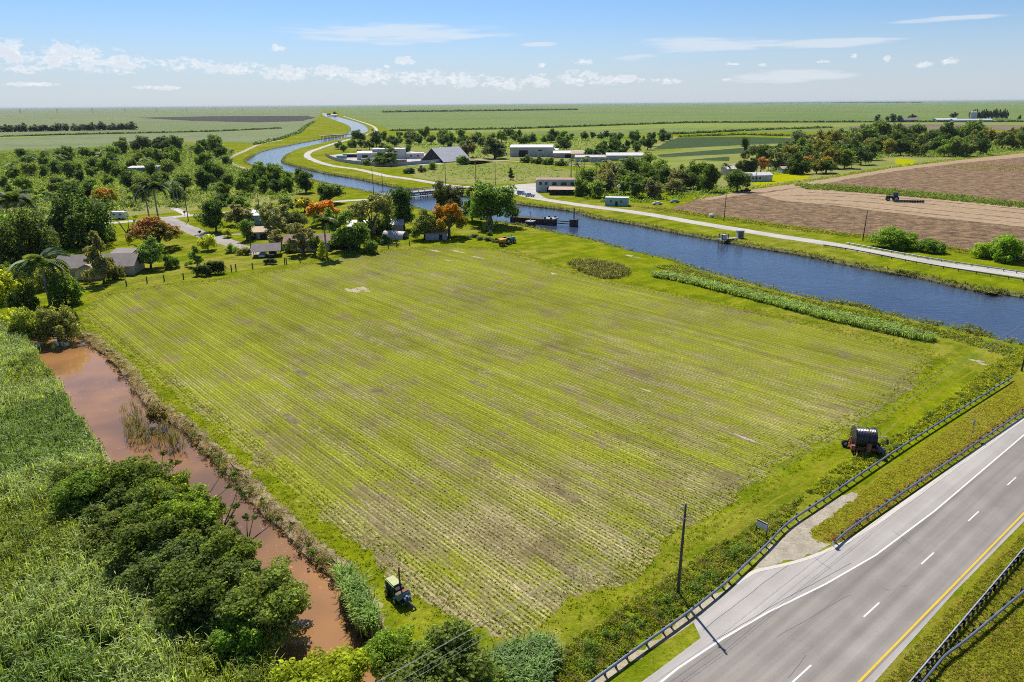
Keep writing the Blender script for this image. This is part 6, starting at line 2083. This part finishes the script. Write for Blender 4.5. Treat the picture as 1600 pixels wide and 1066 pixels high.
MB().box((1.2, .9, 2.2), (1.6, 1.2, 1.4)).build('gauge_box', 'steel_white', t)
t = thing('control_cabinet', 'grey cabinet on the grass between the pale road and the canal', 'cabinet', G(1156, 372))
MB().box((0, 0, 1.3), (2.2, 1.6, 2.4)).build('body', 'wall_grey', t)
MB().box((0, 0, 2.6), (2.6, 2.0, .2)).build('roof', 'roof_grey', t)
MB().box((0, -.83, 1.3), (1.4, .06, 1.9)).build('door', 'galvanised_dull', t)

# ------------------------------------------------------------------ vehicles
flat('car_white', (0.62, 0.63, 0.65), 0.25, 0, 0.03, 1, 0.5)
flat('car_silver', (0.32, 0.42, 0.55), 0.3, 0.3, 0.05, 1, 0.5)
flat('car_teal', (0.16, 0.32, 0.33), 0.3, 0.1, 0.05, 1, 0.5)
flat('car_red', (0.4, 0.06, 0.05), 0.4)
flat('tyre', (0.02, 0.02, 0.02), 0.9)
flat('hub_grey', (0.35, 0.35, 0.36), 0.5)


def vehicle(name, label, px, rz, paint, kind='sedan', group=None):
    t = thing(name, label, 'pickup' if kind == 'pickup' else 'van' if kind == 'van' else 'car', G(*px), rz, group)
    L, W2, hood = (5.4, 0.95, 1.05) if kind == 'pickup' else (5.0, 0.95, 1.0) if kind == 'van' else (4.6, 0.9, 0.92)
    if kind == 'pickup':
        side = [(-L / 2, .45), (-L / 2, 1.1), (-.3, 1.12), (-.3, 1.12), (.0, 1.85), (1.1, 1.85), (1.65, 1.15), (L / 2 - .1, 1.02), (L / 2, .5)]
    elif kind == 'van':
        side = [(-L / 2, .45), (-L / 2, 1.9), (-L / 2 + .2, 2.05), (.9, 2.05), (1.6, 1.25), (L / 2 - .1, 1.05), (L / 2, .5)]
    else:
        side = [(-L / 2, .45), (-L / 2 + .05, .95), (-1.5, 1.0), (-.95, 1.42), (.35, 1.45), (1.05, .98), (L / 2 - .1, .85), (L / 2, .5)]
    m_ = MB()
    n = len(side)
    V = []
    for y in (-W2, W2):
        for x, z in side:
            yy = y * (0.86 if z > 1.2 else 1.0)
            V.append((x, yy, z))
    m_.add(V, [tuple(range(n)), tuple(range(2 * n - 1, n - 1, -1))] + [(i, i + n, (i + 1) % n + n, (i + 1) % n) for i in range(n)])
    m_.build('body', paint, t)
    g = MB()
    if kind == 'pickup':
        for s in (-1, 1):
            g.add([(-.1, s * .94, 1.2), (1.4, s * .94, 1.2), (1.05, s * .86, 1.72), (.08, s * .86, 1.72)], [(0, 1, 2, 3)])
        g.add([(1.7, -.8, 1.2), (1.7, .8, 1.2), (1.22, .72, 1.78), (1.22, -.72, 1.78)], [(0, 1, 2, 3)])
        g.build('window', 'dark_glass', t)
        MB().box((-1.5, 0, 1.13), (2.1, 1.6, .06)).build('cargo_bed', 'shade_and_black', t)
    else:
        z0, z1 = (1.3, 1.85) if kind == 'van' else (1.02, 1.36)
        for s in (-1, 1):
            g.add([(-1.4, s * (W2 * .97), z0), (.85, s * (W2 * .97), z0), (.3, s * (W2 * .88), z1), (-.9, s * (W2 * .88), z1)], [(0, 1, 2, 3)])
        g.add([(1.1, -.74, z0), (1.1, .74, z0), (.48, .66, z1 + .03), (.48, -.66, z1 + .03)], [(0, 1, 2, 3)])
        g.build('window', 'dark_glass', t)
    for x in (-L * .31, L * .31):
        for y in (-1, 1):
            w_ = MB().tube([(x, y * (W2 - .2), .36), (x, y * (W2 + .03), .36)], .36, 12).build('wheel', 'tyre', t)
            MB().tube([(x, y * (W2 + .03), .36), (x, y * (W2 + .05), .36)], .2, 8).build('rim', 'hub_grey', w_)
    for y in (-.62, .62):
        MB().box((L / 2 - .03, y, .72), (.1, .3, .16)).build('headlight', 'trim_white', t)
    return t


vehicle('parked_van', 'pale blue silver van, left of the two vehicles at the junction', (815, 304.5), math.radians(-38), 'car_silver', 'van')
vehicle('parked_pickup', 'pale blue silver pickup, right of the two vehicles at the junction', (828, 307.5), math.radians(142), 'car_silver', 'pickup')
vehicle('parked_car', 'white car with a reddish roof at the ploughed field corner', (1027, 320), math.radians(185), 'car_white', 'sedan')
vehicle('parked_car', 'teal green car beside the ploughed field corner', (1054, 317), math.radians(190), 'car_teal', 'sedan')
vehicle('parked_car', 'white car half hidden by the mango tree beside the brown roofed house', (206, 405), math.radians(20), 'car_white', 'sedan')
vehicle('parked_pickup', 'dark pickup under the tree in front of the long white house', (1165, 300), math.radians(10), 'shade_and_black', 'pickup')
vehicle('parked_car', 'tiny dark car on the far bank road', (582, 204), math.radians(60), 'shade_and_black', 'van')
vehicle('parked_car', 'left silver car under the open carport', (411, 401.5), math.radians(100), 'car_silver', 'sedan')
vehicle('parked_pickup', 'dark vehicle parked under the right bay of the open carport', (426, 401), math.radians(100), 'shade_and_black', 'pickup')

flat('tractor_green', (0.05, 0.16, 0.05), 0.4, 0, 0.15, 1, 0.4)
flat('tractor_dark', (0.03, 0.06, 0.05), 0.5, 0, 0.2, 1, 0.4)
flat('cream_panel', (0.34, 0.38, 0.16), 0.6, dirt=(0.45, 0.42, 0.3))
flat('tank_teal', (0.10, 0.24, 0.22), 0.5, dirt=(0.07, 0.13, 0.12))
flat('rust', (0.22, 0.10, 0.055), 0.95, dirt=(0.34, 0.17, 0.09))
flat('frame_red', (0.25, 0.08, 0.055), 0.7, dirt=(0.16, 0.07, 0.05))
flat('hose_black', (0.022, 0.024, 0.032), 0.35, 0, 0.25, 0.6, 0.5)
flat('orange_paint', (0.62, 0.27, 0.02), 0.5)
flat('blue_paint', (0.05, 0.07, 0.13), 0.4)


def wheel(t, x, y, r, w_, z=None):
    z = r if z is None else z
    o_ = MB().tube([(x, y - w_ / 2, z), (x, y - w_ / 4, z), (x, y + w_ / 4, z), (x, y + w_ / 2, z)], [r * .88, r, r, r * .88], 16).build('wheel', 'tyre', t, smooth=False)
    for s in (-1, 1):
        MB().tube([(x, y + s * w_ / 2, z), (x, y + s * (w_ / 2 + .03), z)], r * .5, 10).build('rim', 'hub_grey', o_)


# diesel pump at the field corner
t = thing('pump_trailer', 'green diesel pump trailer with cream top, tall exhaust and rusty fuel tank', 'pump', G(622, 934), math.radians(-50))
t.scale = (0.92, 0.92, 0.92)
MB().box((0, 0, .62), (3.9, .9, .14)).box((0, .5, .55), (3.9, .12, .2)).box((0, -.5, .55), (3.9, .12, .2)).build('chassis', 'tractor_dark', t)
MB().box((-.75, 0, 1.15), (1.7, 1.05, .95)).build('engine_cover', 'tractor_green', t)
MB().box((-.75, 0, 1.68), (1.55, 0.9, .1)).build('top_panel', 'cream_panel', t)
for k in range(5):
    MB().box((-1.4 + k * .32, -.55, 1.15), (.06, .06, .7)).build('grille_slat', 'shade_and_black', t)
MB().box((.38, 0, 1.1), (.5, .9, .85)).build('radiator', 'shade_and_black', t)
MB().tube([(.05, .3, 1.6), (.05, .3, 2.4), (.05, .3, 3.55), (.16, .3, 3.75)], [.09, .1, .085, .085], 8).build('exhaust', 'rust', t)
MB().tube([(1.05, -.75, 1.05), (1.05, -.7, 1.05), (1.05, .7, 1.05), (1.05, .75, 1.05)], [.3, .42, .42, .3], 16).build('fuel_tank', 'tank_teal', t, smooth=True)
MB().box((1.05, 0, 1.46), (.42, 1.2, .05)).build('tank_lid', 'rust', t)
MB().tube([(1.65, -.25, .75), (1.65, .45, .75)], [.34, .34], 12).tube([(1.65, .1, .75), (1.65, .1, 1.2)], .12, 8).build('pump_body', 'blue_paint', t)
MB().tube([(1.95, .1, .75), (2.4, .2, .5), (2.7, .5, .1)], .1, 8).build('suction_pipe', 'galvanised_dull', t)
MB().box((-1.75, 0, .95), (.25, .7, .35)).build('battery_box', 'steel_white', t)
for y in (-.75, .75):
    wheel(t, -.9, y, .42, .26)
    wheel(t, .7, y, .42, .26)

# hose reel irrigator
t = thing('hose_reel', 'huge black hose reel irrigator on a rusty red wheeled frame', 'hose reel', G(1346, 703), math.radians(-12))
t.scale = (1.02, 1.02, 1.02)
m_ = MB()
ax, rz_ = -0.0, 1.85
for side, x in ((-1, -1.25), (1, 1.25)):
    m2 = MB().tube([(x - .05, 0, rz_), (x + .05, 0, rz_)], 1.5, 32)
    m2.build('drum_flange', 'hose_black', t)
prof, rad = [], []
for k in range(26):
    x = -1.2 + 2.4 * k / 25
    prof += [(x, 0, rz_)]
    rad += [1.28 + (0.05 if k % 2 else 0)]
MB().tube(prof, rad, 32).build('hose_coil', 'hose_black', t)
MB().tube([(.38, 0, rz_), (.46, 0, rz_)], 1.36, 32).build('drum_band', 'shade_and_black', t)
MB().tube([(1.3, 0, rz_), (1.38, 0, rz_)], 1.1, 24).build('hub_plate', 'roof_rust', t)
for y in (-1.0, 1.0):
    MB().box((0, y, .62), (3.3, .22, .26)).build('frame_rail', 'frame_red', t)
for x in (-1.55, 1.55):
    MB().box((x, 0, .62), (.2, 2.3, .24)).build('cross_beam', 'frame_red', t)
    MB().box((x, 0, 1.2), (.16, .26, 1.3)).build('axle_stand', 'frame_red', t)
    MB().tube([(x, -1.0, .7), (x, 0, 1.8)], .08, 6).build('brace', 'frame_red', t)
    MB().tube([(x, 1.0, .7), (x, 0, 1.8)], .08, 6).build('brace', 'frame_red', t)
MB().box((.4, -1.35, 1.0), (.5, .45, 1.1)).box((.4, -1.35, 1.65), (.7, .5, .12)).build('gearbox', 'rust', t)
MB().box((-1.5, -1.35, .9), (.45, .4, .7)).build('gearbox_guard', 'frame_red', t)
MB().tube([(-1.0, -1.5, .6), (-1.2, -2.4, .35), (-1.5, -2.9, .3)], [.1, .09, .07], 8).build('drawbar', 'rust', t)
MB().tube([(-1.5, -2.8, .3), (-1.5, -2.8, -.05)], .06, 6).build('stand_leg', 'galvanised_dull', t)
for y in (-.75, .75):
    wheel(t, 1.95, y, .48, .3)
wheel(t, -1.95, .6, .48, .3)
MB().tube([(1.6, .5, 1.2), (2.1, .6, 2.1), (2.1, .4, 2.55), (1.5, .3, 3.0), (1.1, .3, 3.35)], .05, 6).build('sprinkler_gun', 'trim_white', t)
MB().tube([(1.6, -.1, 2.0), (2.2, -.1, 2.25), (2.75, -.1, 2.2), (2.9, -.1, 1.7)], .07, 6).build('swing_arm', 'tarp_white', t)
MB().tube([(2.82, -.1, 1.5), (2.98, -.1, 1.5)], .36, 14).build('arm_wheel', 'tyre', t)
MB().box((2.1, -.9, .7), (.9, .7, .5)).build('pump_box', 'galvanised_dull', t)

# tractor and disc harrow on the ploughed field
def tractor(label, px, rz, body, roof, s=1.0, cab=True):
    t = thing('tractor', label, 'tractor', G(*px), rz)
    t.scale = (s, s, s)
    MB().box((1.15, 0, 1.35), (2.1, .85, .9), taper=.9).build('hood', body, t)
    if cab:
        MB().box((-.75, 0, 2.1), (1.5, 1.5, 1.5), taper=.88).build('cab', 'dark_glass', t)
        MB().box((-.75, 0, 2.93), (1.75, 1.7, .16)).build('cab_roof', roof, t)
    else:
        MB().box((-.8, 0, 1.5), (.6, .6, .3)).box((-1.05, 0, 1.85), (.12, .6, .5)).build('seat', roof, t)
        MB().tube([(-.1, 0, 1.6), (-.3, 0, 2.1)], .05, 6).build('steering_column', 'shade_and_black', t)
    for y in (-.95, .95):
        wheel(t, -.9, y, .92, .5)
        wheel(t, 1.5, y * .85, .58, .38)
        MB().box((-.9, y, 1.95), (1.3, .5, .1)).build('fender', body, t)
    MB().tube([(1.2, .25, 1.8), (1.2, .25, 2.6)], .06, 6).build('exhaust', 'shade_and_black', t)
    return t


tractor('dark tractor working on the ploughed field by the weed strip', (1394, 314), math.radians(165), 'tractor_dark', 'tractor_dark', 1.35)
t = thing('disc_harrow', 'black disc harrow trailing behind the tractor on the ploughed field', 'harrow', G(1420, 317), math.radians(-12))
MB().box((0, 0, .9), (13, .3, .2)).box((0, 1.2, .9), (13, .3, .2)).build('frame', 'shade_and_black', t)
for k in range(12):
    MB().tube([(-6 + k * 1.1, .6, .6), (-5.85 + k * 1.1, .75, .6)], .62, 10).build('disc', 'galvanised_dull', t)
tractor('small dark teal tractor parked on the grass near the dock', (795, 380.5), math.radians(35), 'tank_teal', 'shade_and_black', 1.15, False)
t = thing('spreader', 'orange hopper implement on black wheels behind the small teal tractor', 'spreader', G(785, 384), math.radians(35))
MB().add([(-1.3, -1.1, 2.3), (1.3, -1.1, 2.3), (1.3, 1.1, 2.3), (-1.3, 1.1, 2.3), (-.6, -.5, 1.0), (.6, -.5, 1.0), (.6, .5, 1.0), (-.6, .5, 1.0)], [(0, 1, 2, 3), (4, 7, 6, 5), (0, 4, 5, 1), (1, 5, 6, 2), (2, 6, 7, 3), (3, 7, 4, 0)]).build('hopper', 'orange_paint', t)
MB().box((0, 0, .85), (2.6, .9, .25)).build('frame', 'shade_and_black', t)
for y in (-1.0, 1.0):
    wheel(t, -.2, y, .6, .35)
MB().tube([(1.2, 0, .8), (2.4, 0, .7)], .09, 6).build('drawbar', 'shade_and_black', t)
t = thing('white_tank', 'small white tank on the grass edge beside the pale road', 'tank', G(1112, 340))
MB().tube([(-1, 0, .8), (-.9, 0, .8), (.9, 0, .8), (1, 0, .8)], [.5, .75, .75, .5], 12).build('shell', 'steel_white', t, smooth=True)
for x in (-.6, .6):
    MB().box((x, 0, .2), (.2, 1.2, .4)).build('saddle', 'galvanised_dull', t)

# ------------------------------------------------------------------ signs, fence, mailbox
t = thing('notice_board', 'white notice board seen edge on in the weeds by the guard rail', 'sign', G(1189, 836), math.radians(-52))
for x in (-.62, .62):
    MB().box((x, 0, .85), (.1, .1, 1.7)).build('post', 'post_wood', t)
MB().box((0, -.06, 1.35), (1.3, .05, .85)).build('board', 'steel_white', t)
MB().box((0, -.09, 1.68), (1.28, .02, .16)).build('header_band', 'rust', t)
t = thing('diamond_sign', 'grey back of a diamond road sign between the two guard rails', 'sign', G(1517, 685), math.radians(38))
MB().tube([(0, 0, 0), (0, 0, 2.6)], .04, 6).build('post', 'galvanised', t)
MB().add([(0, .05, 1.95), (.55, .05, 2.5), (0, .05, 3.05), (-.55, .05, 2.5), (0, .08, 1.95), (.55, .08, 2.5), (0, .08, 3.05), (-.55, .08, 2.5)], [(0, 1, 2, 3), (7, 6, 5, 4), (0, 4, 5, 1), (1, 5, 6, 2), (2, 6, 7, 3), (3, 7, 4, 0)]).build('plate', 'galvanised', t)
fence_px = [(131, 458), (198, 447), (230, 442.5), (257, 439.5), (287, 436), (362, 424), (369, 423), (395, 420), (445, 413), (448, 413), (469, 410), (588, 390), (607, 388), (620, 386.5), (640, 384)]
t = thing('wire_fence', 'thin wire fence on weathered posts along the top of the crop field', 'fence', G(*fence_px[0]))
o0 = G(*fence_px[0])
for x, y in fence_px:
    q = G(x, y) - o0
    MB().tube([(q[0], q[1], -.2), (q[0] + rng.normal(0, .05), q[1], 1.7 + rng.uniform(-.2, .3))], .16, 6).build('post', 'post_wood', t)
for z in (0.6, 1.2):
    MB().tube([G(x, y) - o0 + [0, 0, z] for x, y in fence_px], .02, 4).build('wire', 'galvanised_dull', t)
for px, lb in (((313, 369), 'dark mailbox on a post where the side lane bends'), ((289, 337), 'dark bin beside the lane junction utility pole')):
    t = thing('mailbox' if 'mail' in lb else 'bin', lb, 'mailbox' if 'mail' in lb else 'bin', G(*px))
    MB().box((0, 0, .7), (.15, .15, 1.4)).build('post', 'post_wood', t)
    MB().tube([(0, -.4, 1.6), (0, .4, 1.6)], .42, 10).build('box', 'shade_and_black', t)
t = thing('round_brush_pile', 'small brown brush pile on the grass by the fence', 'brush pile', G(620, 384))
C, D = crown_pts(np.array([(0, 0, .5, 1.1, .7), (.6, .3, .5, .8, .6)]), 160, .8)
o = obj('twigs', np_mesh('twigs', cards(C, D, .6, .12), 4, ['bark']), t)

# ------------------------------------------------------------------ air
hz = bpy.data.materials.new('haze')
hz.use_nodes = True
hn = hz.node_tree
for n_ in list(hn.nodes):
    if n_.type == 'BSDF_PRINCIPLED':
        hn.nodes.remove(n_)
pv = hn.nodes.new('ShaderNodeVolumePrincipled')
pv.inputs['Color'].default_value = (0.72, 0.86, 1.0, 1)
pv.inputs['Density'].default_value = 0.000022
pv.inputs['Anisotropy'].default_value = 0.0
hn.links.new(pv.outputs[0], hn.nodes['Material Output'].inputs['Volume'])
m_ = MB().box((0, 28000, 24), (2 * FAR + 4000, 2 * 32000 + 4000, 56))
ho = m_.build('haze', [hz])
tag(ho, 'pale blue air between the fields and the horizon', 'haze', kind='stuff')
